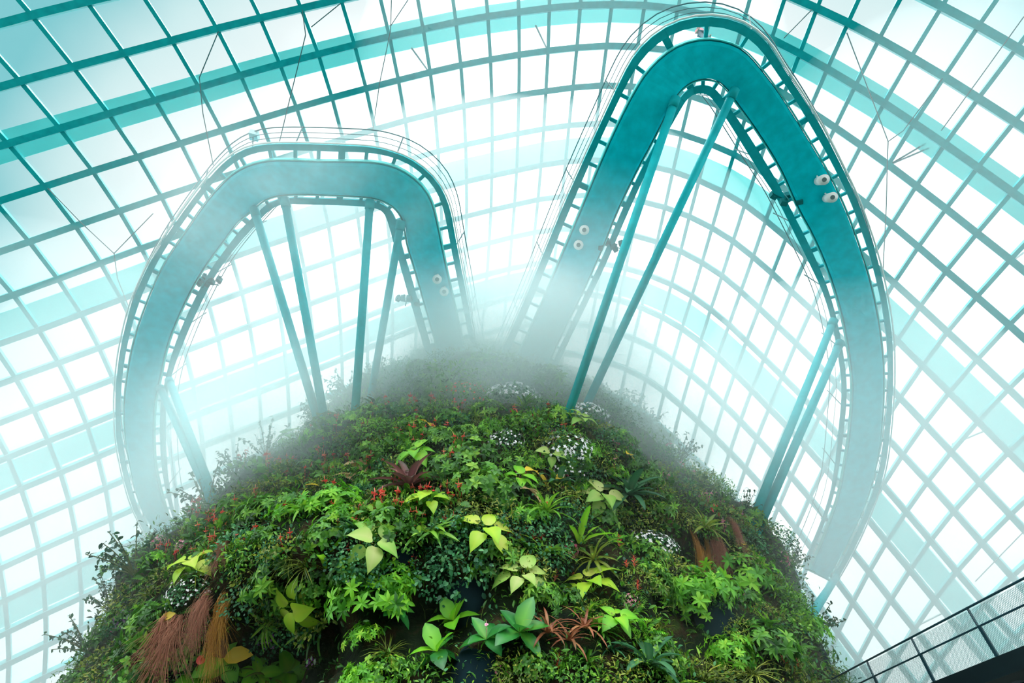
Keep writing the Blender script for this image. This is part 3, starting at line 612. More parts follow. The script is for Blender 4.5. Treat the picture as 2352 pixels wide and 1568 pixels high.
fitting(WR, 1402, 562, 'cluster of fittings on the inner rail of the right loop inner leg')
fitting(WR, 1806, 452, 'cluster of fittings on the inner rail of the right loop outer leg')
z_ = deck_z(WL, 585, 385) + 1.5; p_ = at_z(np.array([[584, 311]], float), np.array([z_]))[0]
sb = empty('sensor_box', p_, 'small pale box on the outer railing of the left loop', 'box')
m = MB(); m.box((0, 0, 0), (.2, .05, 0), (-.05, .2, .03), (0, -.03, .17)); m.build('casing', metal('pale_casing', (.35, .58, .6), .5, .3, .05), sb)
m = MB(); m.tube((0, 0, -.16), (.1, .5, -1.0), .03, n=6); m.build('mounting_arm', CABLE, sb)
# ------------------------------------------------------------------ plants
def leaf_t(prof, droop=.5, fold=.25, wave=0.0):
    """one leaf of length 1 along +X, face up; prof = (place along the leaf, half width)"""
    prof = np.array(prof, float); t = prof[:, 0]; hw = prof[:, 1]
    a = -droop * np.clip(t, 0, 1) * 1.2
    x = np.r_[t[0], t[0] + np.cumsum(np.diff(t) * np.cos(a[1:]))]; z = np.r_[0, np.cumsum(np.diff(t) * np.sin(a[1:]))]
    wv = wave * np.sin(np.arange(len(t)) * 2.1)
    v = []
    for i in range(len(t)):
        v += [(x[i], hw[i], z[i] + fold * hw[i] + wv[i]), (x[i], 0, z[i]), (x[i], -hw[i], z[i] + fold * hw[i] - wv[i])]
    f = []
    for i in range(len(t) - 1):
        k = 3 * i; f += [(k, k + 1, k + 4, k + 3), (k + 1, k + 2, k + 5, k + 4)]
    return np.array(v), f
LANCE = leaf_t([(0, .012), (.12, .06), (.32, .15), (.58, .16), (.82, .08), (1, .0)], .6, .35)
LANCE_S = leaf_t([(0, .02), (.35, .17), (.7, .13), (1, .0)], .5, .35)
OVAL = leaf_t([(0, .02), (.12, .12), (.32, .25), (.58, .27), (.82, .16), (1, .0)], .55, .3)
ROUND = leaf_t([(0, .03), (.3, .3), (.7, .3), (1, .02)], .3, .25)
HEART = leaf_t([(-.22, .16), (-.12, .30), (0, .385), (.15, .41), (.35, .37), (.58, .25), (.8, .11), (.93, .03), (1.02, .0)], .55, .22, .012)
STRAP = leaf_t([(0, .05), (.15, .052), (.4, .055), (.65, .048), (.85, .03), (1, .0)], 1.0, .5)
BROADSTRAP = leaf_t([(0, .07), (.2, .09), (.45, .11), (.7, .10), (.88, .06), (1, .0)], .75, .6)
NEST = leaf_t([(0, .03), (.15, .06), (.35, .085), (.55, .095), (.75, .08), (.9, .05), (1, .0)], .55, .5, .018)
BLADE = leaf_t([(0, .014), (.35, .016), (.7, .012), (1, .0)], 1.1, .5)

def basis(d, nrm):
    d = unit(d); y = unit(np.cross(nrm, d)); z = np.cross(d, y)
    return d, y, z
def batch(T, pos, d, nrm, sc, tone):
    """many copies of leaf T as plain arrays"""
    tv, tf = T; x, y, z = basis(d, nrm); n = len(pos); sc = np.broadcast_to(np.asarray(sc, float), (n,))
    v = pos[:, None] + sc[:, None, None] * (tv[None, :, :1] * x[:, None] + tv[None, :, 1:2] * y[:, None] + tv[None, :, 2:] * z[:, None])
    f = (np.array(tf)[None] + (np.arange(n) * len(tv))[:, None, None]).reshape(-1, 4)
    return v.reshape(-1, 3), f, np.repeat(np.broadcast_to(tone, (n,)), len(tv))
def join(parts):
    vs, fs, ts, k = [], [], [], 0
    for v, f, t in parts:
        vs.append(v); fs.append(f + k); ts.append(t); k += len(v)
    return np.concatenate(vs), np.concatenate(fs), np.concatenate(ts)
def bigmesh(name, v, f, t, mat):
    me = bpy.data.meshes.new(name); me.materials.append(mat)
    me.vertices.add(len(v)); me.vertices.foreach_set('co', np.asarray(v, np.float32).ravel())
    me.loops.add(len(f) * 4); me.loops.foreach_set('vertex_index', np.asarray(f, np.int32).ravel())
    me.polygons.add(len(f)); me.polygons.foreach_set('loop_start', np.arange(0, len(f) * 4, 4, dtype=np.int32))
    try: me.polygons.foreach_set('loop_total', np.full(len(f), 4, np.int32))
    except Exception: pass
    me.update(calc_edges=True)
    a = me.attributes.new('tone', 'FLOAT', 'POINT'); a.data.foreach_set('value', np.asarray(t, np.float32))
    return me
def rnd(n, k=3): return R.normal(size=(n, k))
def sph(n, zmin=-.2):
    z = R.uniform(zmin, 1, n); a = R.uniform(0, 2 * math.pi, n); r = np.sqrt(1 - z * z)
    return np.stack([r * np.cos(a), r * np.sin(a), z], -1)

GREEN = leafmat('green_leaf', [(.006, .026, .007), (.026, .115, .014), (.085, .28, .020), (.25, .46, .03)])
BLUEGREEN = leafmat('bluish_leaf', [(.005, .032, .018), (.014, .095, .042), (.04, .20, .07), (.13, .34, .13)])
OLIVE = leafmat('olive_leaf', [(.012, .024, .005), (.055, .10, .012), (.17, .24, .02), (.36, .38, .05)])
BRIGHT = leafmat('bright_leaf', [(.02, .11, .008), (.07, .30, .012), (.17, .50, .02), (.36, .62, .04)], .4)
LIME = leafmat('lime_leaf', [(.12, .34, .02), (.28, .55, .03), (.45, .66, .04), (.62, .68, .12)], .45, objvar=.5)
PALE = leafmat('pale_leaf', [(.08, .30, .04), (.22, .46, .07), (.40, .56, .13), (.58, .62, .24)], .45, objvar=.6)
BROADG = leafmat('broad_leaf', [(.005, .055, .012), (.012, .12, .022), (.03, .21, .03), (.14, .42, .04)], .3, .35, .5, .5)
DARKRED = leafmat('dark_red_leaf', [(.03, .035, .015), (.09, .05, .04), (.20, .07, .075), (.34, .16, .13)], .25, objvar=.5)
REDBROWN = leafmat('red_brown_leaf', [(.05, .05, .012), (.16, .075, .03), (.30, .09, .05), (.40, .22, .08)], .3, objvar=.5)
DARKGREEN = leafmat('dark_green_leaf', [(.008, .04, .02), (.015, .085, .035), (.04, .15, .06), (.12, .26, .13)], .25)
REDF = leafmat('red_petal', [(.45, .02, .02), (.70, .05, .04), (.85, .12, .08), (.9, .30, .22)], .3, objvar=.5)
PINKF = leafmat('pink_petal', [(.55, .06, .16), (.80, .16, .32), (.85, .32, .48), (.9, .55, .65)], .3, objvar=.3)
PURPLEF = leafmat('purple_petal', [(.25, .05, .40), (.42, .10, .55), (.55, .2, .65), (.7, .4, .75)], .3, objvar=.3)
WHITEF = leafmat('white_petal', [(.62, .62, .66), (.8, .8, .84), (.88, .86, .9), (.85, .7, .8)], .3, objvar=.1)
ORANGEG = leafmat('orange_grass', [(.16, .06, .012), (.32, .14, .025), (.48, .23, .04), (.52, .33, .08)], .3, .7, .2, .3)
BROWNG = leafmat('brown_grass', [(.09, .03, .018), (.20, .075, .045), (.32, .13, .08), (.40, .2, .12)], .3, .7, .2, .3)
TAN = leafmat('withered_leaf', [(.32, .18, .08), (.48, .30, .14), (.6, .42, .22), (.7, .55, .34)], .35, .7, .2)
YELLOW = leafmat('yellow_leaf', [(.62, .36, .02), (.75, .48, .03), (.8, .58, .05), (.8, .66, .1)], .4)
STEMM = leafmat('stem', [(.03, .05, .015), (.06, .09, .02), (.10, .12, .03), (.16, .12, .06)], 0, .6, .3)
POUCH = metal('dark_blue_felt', (.003, .014, .019), .85, .1, .35, 1.5)

def stems(ends, r, bend=.25, base=(0, 0, 0)):
    m = MB()
    for e_ in ends:
        e_ = np.asarray(e_, float); t = np.linspace(0, 1, 5)[:, None]
        p = np.asarray(base) * (1 - t) + e_ * t + np.array([0, 0, bend]) * np.linalg.norm(e_) * (t * (1 - t))
        m.pipe(p, np.linspace(r, r * .5, 5), 4)
    return m

# --- meshes of each kind, a few variants of each
def shrub_mesh(name, T, n, ls, mat, flat=.75, whorl=0, spread=1.0):
    if whorl:                                           # leaves in rosettes at the branch tips
        c = sph(n, -.15) * R.uniform(.45, 1, (n, 1)) * [spread, spread, flat]
        k = whorl; ax = unit(c + [0, 0, .35] + rnd(n) * .2)
        pos = np.repeat(c, k, 0); axr = np.repeat(ax, k, 0)
        an = np.tile(np.arange(k) * 2 * math.pi / k, n) + np.repeat(R.uniform(0, 6, n), k)
        u_ = unit(np.cross(axr, np.array([.3, .2, 1.0]))); w_ = np.cross(axr, u_)
        d = unit(np.cos(an)[:, None] * u_ + np.sin(an)[:, None] * w_ + axr * R.uniform(.15, .7, (n * k, 1)))
        tone = np.repeat(R.uniform(.25, .85, n), k) + R.normal(size=n * k) * .08
        return bigmesh(name, *batch(T, pos, d, axr + rnd(n * k) * .15, ls * R.uniform(.7, 1.2, n * k), tone), mat)
    p = sph(n, -.25); pos = p * R.uniform(.35, 1, (n, 1)) ** .6 * [spread, spread, flat]
    d = unit(p + rnd(n) * .6 + [0, 0, -.1]); nr = unit(p + [0, 0, .6] + rnd(n) * .4)
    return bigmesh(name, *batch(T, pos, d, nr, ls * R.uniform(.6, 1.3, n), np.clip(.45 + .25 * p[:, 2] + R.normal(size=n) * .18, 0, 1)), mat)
def tuft_mesh(name, T, n, mat, lo=20, hi=85, r0=.06, tone0=.5):
    a = R.uniform(0, 2 * math.pi, n); el = np.radians(R.uniform(lo, hi, n))
    d = np.stack([np.cos(a) * np.cos(el), np.sin(a) * np.cos(el), np.sin(el)], -1)
    nr = np.stack([-np.cos(a) * np.sin(el), -np.sin(a) * np.sin(el), np.cos(el)], -1)
    return bigmesh(name, *batch(T, rnd(n) * r0 * [1, 1, .2], d, nr, R.uniform(.6, 1.15, n), np.clip(tone0 + R.normal(size=n) * .22, 0, 1)), mat)
def frond(L_=1.0, n=13, w=.2):
    t = np.linspace(.06, .98, n); ang = -.95 * t
    x = np.r_[0, np.cumsum(np.diff(t) * np.cos(ang[1:]))]; z = np.r_[0, np.cumsum(np.diff(t) * np.sin(ang[1:]))]
    pos = np.stack([x, 0 * x, z], -1); out = []
    ln = w * np.sin(np.clip(t * 1.05, 0, 1) * math.pi * .93 + .22)
    for sg in (1, -1):
        d = np.stack([.42 * np.cos(ang), np.full(n, sg * 1.0), .42 * np.sin(ang) - .2], -1)
        out.append(batch(LANCE_S, pos, d, np.tile([0, 0, 1.0], (n, 1)), np.maximum(ln, .02), .45 + .15 * R.normal(size=n)))
    q = batch(BLADE, np.array([[0, 0, 0.0]]), np.array([[1.0, 0, .05]]), np.array([[0, 0, 1.0]]), 1.0, .3)
    return join(out + [q])
def fern_mesh(name, n, mat, lo=15, hi=65):
    v0, f0, t0 = frond(); out = []
    for i in range(n):
        a = i * 2.4 + R.uniform(-.3, .3); el = math.radians(R.uniform(lo, hi)); s_ = R.uniform(.75, 1.1)
        M = np.array(Matrix.Rotation(a, 3, 'Z') @ Matrix.Rotation(-el, 3, 'Y')) * s_
        out.append((v0 @ M.T, f0, np.clip(t0 + R.normal() * .1, 0, 1)))
    return bigmesh(name, *join(out), mat)
def hang_mesh(name, n, mat, w=.35, fall=1.0):
    """grass falling over a ledge: +Z out of the wall at the root, then straight down the wall (-Y)"""
    m = MB(); cx = R.normal(0, w * .55, 11); cy = R.normal(0, .13, 11); cl = R.uniform(.45, 1.1, 11)
    for i in range(n):
        c_ = int(R.integers(11)); x0 = cx[c_] + R.normal() * w * .13; y0 = cy[c_] + R.normal() * .05; l = fall * cl[c_] * R.uniform(.45, 1.1); o = R.uniform(.08, .3); t = np.linspace(0, 1, 6)
        sw = R.normal() * .28
        p = np.stack([x0 + sw * t * t, y0 - l * t ** 1.4, o * np.sin(np.clip(t * 1.5, 0, 1) * math.pi * .6) * (1 - .5 * t)], -1)
        wd = .0045 * (1 - t * .8) + .001; k = len(m.v)
        for j in range(6): m.v += [tuple(p[j] + [wd[j], 0, 0]), tuple(p[j] - [wd[j], 0, 0])]
        m.f += [(k + 2 * j, k + 2 * j + 1, k + 2 * j + 3, k + 2 * j + 2) for j in range(5)]
        m.t += [float(np.clip(R.normal(.5, .22), 0, 1))] * 12
    return m.mesh(name, mat)
def bloom_mesh(name, n, mat, spread=1.0, flat=.72, size=.075, zmin=.1, petals=4):
    p = sph(n, zmin); c = p * [spread, spread, flat] * R.uniform(.95, 1.06, (n, 1)); k = petals
    pos = np.repeat(c, k, 0); ax = np.repeat(unit(p + rnd(n) * .25), k, 0)
    an = np.tile(np.arange(k) * 2 * math.pi / k, n) + np.repeat(R.uniform(0, 6, n), k)
    u_ = unit(np.cross(ax, np.array([.31, .2, 1.0]))); w_ = np.cross(ax, u_)
    d = np.cos(an)[:, None] * u_ + np.sin(an)[:, None] * w_ + ax * .35
    return bigmesh(name, *batch(ROUND, pos, d, ax, size * R.uniform(.7, 1.2, n * k), np.repeat(R.uniform(.2, .9, n), k)), mat)
def one_leaf(name, T, mat, tone=(.3, .7)):
    v, f = T; n = len(v) // 3
    tt = np.repeat(np.linspace(tone[1], tone[0], n), 3) ; tt[1::3] = np.clip(tt[1::3] + .22, 0, 1)
    return mesh(name, v, f, mat, tt, True)
def petiole_leaf(name, T, mat, stalk, r=.012, tone=(.3, .7), hang=.9):
    """a stalk along +X that arches up, the blade hanging from its end"""
    m = MB(); t = np.linspace(0, 1, 6)
    p = np.stack([stalk * t, 0 * t, -.12 * stalk * t ** 2], -1); m.pipe(p, r, 5, tone=tone[0])
    v, f = T; c, s_ = math.cos(-hang), math.sin(-hang); e_ = p[-1]
    q = v + [.0, 0, 0]; q = np.stack([q[:, 0] * c - q[:, 2] * s_, q[:, 1], q[:, 0] * s_ + q[:, 2] * c], -1) + e_
    n = len(v) // 3; tt = np.repeat(np.linspace(tone[1], tone[0], n), 3); tt[1::3] = np.clip(tt[1::3] + .25, 0, 1)
    m.add(q, f, list(tt)); return m.mesh(name, mat, True)
def anth_flower(name, mat, stalk=.55):
    m = MB(); p = np.array([(0, 0, 0), (.05, 0, stalk * .5), (.02, 0, stalk)]); m.pipe(p, .008, 4, tone=.25)
    v, f = HEART; q = v * .26; q = np.stack([q[:, 2] * .4 + q[:, 0] * .75, q[:, 1], q[:, 0] * .35 + q[:, 2]], -1) + p[-1]; m.add(q, f, .5)
    m.tube(p[-1] + [.02, 0, .01], p[-1] + [.05, 0, .17], .012, .006, 5, tone=1.0)
    return m.mesh(name, mat, True)
def spike_mesh(name, mat, n=16, h=.5):
    z = np.linspace(.1, h, n); a = np.arange(n) * 2.4; d = np.stack([np.cos(a), np.sin(a), np.full(n, 1.1)], -1)
    pos = np.stack([0 * z, 0 * z, z], -1)
    b1 = batch(LANCE_S, pos, d, np.stack([-np.cos(a), -np.sin(a), np.full(n, 1.0)], -1), .26 * (1.15 - z / h * .7), R.uniform(.2, .8, n))
    return bigmesh(name, *b1, mat)

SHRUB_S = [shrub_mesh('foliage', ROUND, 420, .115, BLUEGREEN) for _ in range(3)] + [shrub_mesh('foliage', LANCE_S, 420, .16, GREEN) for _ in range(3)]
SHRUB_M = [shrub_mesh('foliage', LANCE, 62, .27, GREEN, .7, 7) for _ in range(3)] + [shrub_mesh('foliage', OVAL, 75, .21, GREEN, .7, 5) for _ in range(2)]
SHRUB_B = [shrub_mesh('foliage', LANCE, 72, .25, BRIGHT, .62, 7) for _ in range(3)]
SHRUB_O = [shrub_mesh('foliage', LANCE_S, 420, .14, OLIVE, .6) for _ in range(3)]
TUFT = [tuft_mesh('blades', BLADE, 70, OLIVE) for _ in range(2)] + [tuft_mesh('blades', STRAP, 26, GREEN) for _ in range(2)] + [tuft_mesh('blades', STRAP, 24, DARKGREEN, 10, 80)]
FERN = [fern_mesh('fronds', 9, GREEN) for _ in range(2)] + [fern_mesh('fronds', 8, BRIGHT)]
CREEP = [shrub_mesh('foliage', ROUND, 260, .13, GREEN, .35, 0, 1.1), shrub_mesh('foliage', ROUND, 260, .12, OLIVE, .35, 0, 1.1)]
def twig_meshes():
    ends = sph(13, .1) * R.uniform(.8, 1.3, (13, 1)) + [0, 0, .25]
    st = stems(ends, .02).mesh('stems', STEMM)
    pts = np.concatenate([e_ * np.linspace(.35, 1.02, 14)[:, None] + np.array([0, 0, .25]) * (np.linspace(.35, 1, 14) * (1 - np.linspace(.35, 1, 14)))[:, None] for e_ in ends])
    n = len(pts); return st, bigmesh('foliage', *batch(OVAL, pts, rnd(n) + [0, 0, -.2], rnd(n) * .5 + [0, 0, 1], R.uniform(.10, .19, n), R.uniform(.1, .6, n)), DARKGREEN)
TWIG = [twig_meshes() for _ in range(3)]

def frame_at(p, n, lean=.55, spin=None, drop=False):
    """axes of a plant standing on the wall: z out of the slope and up"""
    n = np.asarray(n)
    if drop:
        z = unit(n * [1, 1, .2]); y = unit(np.array([0, 0, 1.0]) - z * z[2]); x = np.cross(y, z)
    else:
        z = unit(n * (1 - lean) + np.array([0, 0, 1.0]) * lean); x = unit(np.cross([0, 0, 1.0], n) + 1e-6); y = np.cross(z, x); x = np.cross(y, z)
        if spin:
            c, s_ = math.cos(spin), math.sin(spin); x, y = x * c + y * s_, y * c - x * s_
    M = Matrix.Identity(4)
    for i in range(3): M[i][0], M[i][1], M[i][2], M[i][3] = x[i], y[i], z[i], p[i]
    return M
def place(o, u, v, s_=1.0, lean=.5, spin=None, drop=False, lift=0.0, jit=None):
    p, n, ok_, th, z = hit(u, v); p = p + n * lift
    if spin is None: spin = R.uniform(0, 6.28)
    M = frame_at(p, n, lean, spin, drop); sc = (s_, s_, s_) if np.isscalar(s_) else s_
    o.matrix_world = M @ Matrix.Diagonal((*sc, 1))
    return o
def single(name, me, u, v, s_, label, cat, group=None, kind=None, **kw):
    if not group: SEEN.append((u, v + 28, 42))
    return place(tag(link(name, me), label, cat, group, kind), u, v, s_, **kw)
SEEN = []
def multi(name, parts, u, v, s_, label, cat, group=None, **kw):
    """parts: (part name, mesh, local matrix or None)"""
    if not group: SEEN.append((u, v, 26 + 16 * (s_ if np.isscalar(s_) else s_[0])))
    r = empty(name, (0, 0, 0), label, cat, group)
    for nm, me, M in parts:
        c = link(nm, me, r)
        if M is not None: c.matrix_local = M
    return place(r, u, v, s_, **kw)
def RM(az, el, s_=1.0, loc=(0, 0, 0), roll=0.0):
    return Matrix.Translation(loc) @ Matrix.Rotation(az, 4, 'Z') @ Matrix.Rotation(-el, 4, 'Y') @ Matrix.Rotation(roll, 4, 'X') @ Matrix.Scale(s_, 4)
def ros(nm, me, n, e0, e1, s0_=.8, s1_=1.1, r=.04):
    out = []
    for i in range(n):
        q = i / max(1, n - 1); a = i * 2.39996 + R.uniform(-.15, .15); el = math.radians(e1 + (e0 - e1) * q + R.uniform(-5, 5))
        out.append((nm, me, RM(a, el, R.uniform(s0_, s1_), (math.cos(a) * r, math.sin(a) * r, .02 * i / n))))
    return out
LEAFM = {'heart_lime': petiole_leaf('leaf', HEART, LIME, .8), 'heart_pale': petiole_leaf('leaf', HEART, PALE, .75), 'heart_green': petiole_leaf('leaf', HEART, BRIGHT, .7),
         'broad_green': one_leaf('leaf', OVAL, BROADG), 'broad_lime': one_leaf('leaf', OVAL, BRIGHT), 'strap_red': one_leaf('leaf', BROADSTRAP, DARKRED, (.2, .75)),
         'strap_dark': one_leaf('leaf', BROADSTRAP, DARKGREEN), 'strap_brown': one_leaf('leaf', STRAP, REDBROWN), 'strap_olive': one_leaf('leaf', STRAP, OLIVE), 'strap_green': one_leaf('leaf', STRAP, GREEN, (.5, .9)),
         'nest': one_leaf('leaf', NEST, BRIGHT, (.5, .9)), 'yellow': one_leaf('leaf', OVAL, YELLOW), 'purple': one_leaf('leaf', OVAL, DARKRED), 'tan': one_leaf('leaf', HEART, TAN)}
FL_RED = [anth_flower('flower', REDF), anth_flower('flower', REDF, .7)]; FL_PINK = [anth_flower('flower', PINKF, .6)]
SPIKE = [spike_mesh('flower_spike', REDF), spike_mesh('flower_spike', REDF, 12, .35)]
def heart(key, n, e0=75, e1=25, **kw): return ros('leaf', LEAFM[key], n, e0, e1, .8, 1.15, .05)

# --- undergrowth that covers the whole hillside
def under(name, n, T, s0_, s1_, mat, label, tone=None, zlo=.5, zhi=36.6, up_=.5, seed_scale=.25, cut=-9, jit=.28):
    th = R.uniform(-1.95, 1.95, n * 2); z = R.uniform(zlo, zhi, n * 2)
    keep = R.uniform(size=n * 2) < np.clip(rad(th, z), .5, 21) / 21; th, z = th[keep][:n], z[keep][:n]
    p = surf(th, z); nr = surf_n(th, z)
    pn = np.array([noise.noise(Vector(q) * seed_scale) for q in p]); k = pn > cut
    inh = np.zeros(len(p), bool)
    for (t0, z0, r, dpt) in HOLES: inh |= (((th - t0) * 19) ** 2 + (z - z0) ** 2) < (r * .85) ** 2
    k &= ~(inh & (R.uniform(size=len(p)) < .93)); p, nr, pn = p[k], nr[k], pn[k]; n = len(p)
    p = p + nr * np.abs(R.normal(size=(n, 1))) * jit + rnd(n) * .05
    d = unit(nr * .8 + np.array([0, 0, up_]) + rnd(n) * .75); fc = unit(nr * .7 + np.array([0, 0, .8]) + rnd(n) * .45)
    t = np.clip(.42 + pn * .55 + R.normal(size=n) * .16, 0, 1) if tone is None else np.clip(R.normal(tone, .2, n), 0, 1)
    o = link(name, bigmesh(name, *batch(T, p, d, fc, R.uniform(s0_, s1_, n), t), mat))
    return tag(o, label, 'undergrowth', None, 'stuff')
under('undergrowth', 52000, LANCE_S, .12, .30, GREEN, 'dense small green leaves covering the whole mountain surface')
under('ground_cover', 26000, ROUND, .07, .17, BLUEGREEN, 'fine bluish-green round leaves spread between the plants', cut=-.02)
under('moss_blades', 24000, BLADE, .25, .65, OLIVE, 'thin olive grass blades and moss between the plants', cut=-.1, up_=.1)
# ------------------------------------------------------------------ individual plants read off the photo
HP = 'heart-leaved plant'
for key, n, u, v, s_, lab in (
    ('heart_lime', 6, 705, 1365, 1.05, 'lime green heart-leaved plant just right of the orange hanging grass'),
    ('heart_pale', 5, 845, 1262, .95, 'pale heart-leaved plant above the left blue pouch'),
    ('heart_green', 6, 965, 1062, .95, 'bright heart-leaved plant growing right above the dark red bromeliad'),
    ('heart_lime', 7, 1365, 1378, 1.15, 'tall lime heart-leaved plant left of the big leafy bush'),
    ('heart_pale', 8, 1372, 1158, 1.05, 'cream-patched heart-leaved plant left of the dark green rosette'),
    ('heart_lime', 5, 1108, 1248, 1.0, 'heart-leaved plant with yellowing leaves left of the red flower spikes'),
    ('heart_pale', 6, 1195, 1350, .9, 'wilted pale heart-leaved plant right of the middle blue pouch'),
    ('heart_lime', 6, 985, 1178, .9, 'lime heart-leaved plant right below the dark red bromeliad'),
    ('heart_green', 6, 1185, 1122, .85, 'heart-leaved plant under a drooping yellow leaf'),
    ('heart_lime', 6, 455, 1322, .95, 'spread-out lime plant on the far left of the slope'),
    ('heart_pale', 4, 1262, 1058, .8, 'small pale heart-leaved plant among the white blossom bushes'),
    ('heart_green', 5, 1405, 1445, .75, 'bright heart-leaved plant beside the small ferns at the lower middle'),
    ('heart_green', 5, 640, 1000, .8, 'misty heart-leaved plant by the upper left edge'),
    ('heart_pale', 5, 1330, 985, .85, 'hazy pale heart-leaved plant below the right strut feet')):
    multi('heart_leaf_plant', heart(key, n + 2), u, v, s_ * .68, lab, 'plant', lean=.3, lift=.3)
for key, n, e0, e1, u, v, s_, lab, sp in (
    ('strap_red', 17, 88, 22, 945, 1132, 1.55, 'large dark red bromeliad with broad upright leaves', None),
    ('strap_dark', 18, 85, 12, 1437, 1140, 1.6, 'large dark green rosette with long stiff leaves', None),
    ('strap_green', 22, 88, 25, 1247, 1192, 1.35, 'grassy green bromeliad with a red centre', REDF),
    ('strap_olive', 22, 85, 5, 1370, 1290, 1.15, 'spiky olive rosette with dry tan leaves', None),
    ('strap_brown', 16, 80, 20, 1335, 1458, .95, 'reddish brown bromeliad left of the small ferns', None),
    ('strap_brown', 15, 80, 20, 1300, 1488, .9, 'reddish brown bromeliad, lowest of the three together', None),
    ('strap_brown', 15, 80, 25, 1252, 1470, .95, 'reddish brown bromeliad right of the big dark leaves', None),
    ('strap_olive', 24, 85, 25, 1605, 1215, 1.3, 'yellow-green tufted rosette above the orange hanging roots', None),
    ('strap_dark', 14, 80, 10, 1275, 1120, 1.1, 'dark strap-leaved rosette beside an orange withered leaf', None),
    ('strap_green', 14, 70, 5, 700, 1190, 1.2, 'long-leaved green rosette in the middle of the left slope', None),
    ('strap_olive', 14, 60, 0, 610, 1560, 1.2, 'dry spreading rosette at the bottom edge on the left', None),
    ('strap_dark', 14, 70, 5, 1480, 1540, 1.2, 'dark strap-leaved rosette at the bottom edge right of the middle', None)):
    parts = ros('leaf', LEAFM[key], n, e0, e1, .8, 1.1, .05)
    if sp is not None: parts.append(('flower_spike', SPIKE[1], Matrix.Scale(.8, 4)))
    multi('bromeliad', parts, u, v, s_, lab, 'bromeliad', lean=.55, lift=.3)
for n, u, v, s_, lab in ((6, 1330, 1250, 1.45, 'bright nest fern with upright wavy leaves above a magenta flower cluster'),
                         (5, 750, 1308, 1.15, 'yellow-green nest fern above the left lime heart-leaved plant')):
    multi('nest_fern', ros('leaf', LEAFM['nest'], n, 85, 40, .75, 1.1, .05), u, v, s_, lab, 'fern', lean=.7)
for keys, e0, e1, u, v, s_, lab in (
    (['broad_lime'] * 7, 75, 5, 1062, 1440, .95, 'lime broad-leaved plant with a dark red bud'),
    (['broad_green'] * 9, 70, -20, 1188, 1470, 1.05, 'glossy dark green plant with large oval leaves'),
    (['broad_green'] * 7, 60, -10, 1120, 1488, .85, 'broad-leaved plant with a small pink bloom between bigger ones'),
    (['broad_green'] * 4 + ['broad_lime'] * 3, 70, -25, 1018, 1522, .95, 'low broad-leaved plant with lime leaf edges at the bottom'),
    (['broad_lime'] * 5 + ['yellow', 'purple'], 55, -10, 525, 1500, 1.05, 'broad-leaved plant with one yellow and one purple leaf by the dark cave'),
    (['broad_lime'] * 8, 60, -15, 668, 1530, .95, 'lime broad-leaved plant at the bottom right of the dark cave'),
    (['broad_green'] * 9, 45, 0, 888, 1415, .8, 'flat whorl of green oval leaves above the dark lower middle'),
    (['broad_lime'] * 6, 50, -15, 462, 1558, 1.0, 'lime broad-leaved plant under the dark cave with a red bloom'),
    (['broad_lime'] * 7, 50, -5, 590, 1548, .8, 'small lime broad-leaved plant behind the bottom fern')):
    parts = []
    for i, k in enumerate(keys): parts += [(nm, me, RM(i * 2.39996, math.radians(e1 + (e0 - e1) * i / (len(keys) - 1)), R.uniform(.8, 1.1))) for nm, me in (('leaf', LEAFM[k]),)]
    if 'dark red bud' in lab: parts.append(('bud', SPIKE[1], Matrix.Translation((0, 0, .05)) @ Matrix.Scale(.5, 4)))
    if 'red bloom' in lab: parts.append(('flower', FL_RED[0], Matrix.Translation((-.3, 0, .1)) @ Matrix.Scale(1.5, 4)))
    if 'pink bloom' in lab: parts.append(('flower', FL_PINK[0], Matrix.Scale(.8, 4)))
    multi('broad_leaf_plant', parts, u, v, s_, lab, 'plant', lean=.4, spin=.6, lift=.4); SEEN.append((u, v, 66)); SEEN.append((u, v + 15, 55))
FRONDM = [bigmesh('frond', *frond(), GREEN), bigmesh('frond', *frond(), BRIGHT)]
for k, n, u, v, s_, lab in ((0, 9, 562, 1545, 1.2, 'dark green fern at the bottom beside the yellow leaf'), (1, 8, 1440, 1432, 1.0, 'bright fern below the purple-pink blooms'),
                            (1, 7, 1478, 1452, .95, 'light green fern with arching fronds left of the dark round pouch'), (1, 7, 1292, 1520, .8, 'small bright fern at the lower middle edge'),
                            (0, 9, 1600, 1452, 1.0, 'dark fern beside the large round pouch'), (0, 8, 385, 1395, .9, 'fern left of the brown hanging grass'),
                            (0, 8, 1820, 1490, 1.0, 'fern on the lower right edge of the mountain'), (1, 7, 830, 1560, .9, 'bright fern at the bottom edge left of the middle')):
    multi('fern', [(nm, me, M) for nm, me, M in ros('frond', FRONDM[k], n, 70, 15, .8, 1.1, .03)], u, v, s_, lab, 'fern', lean=.6)

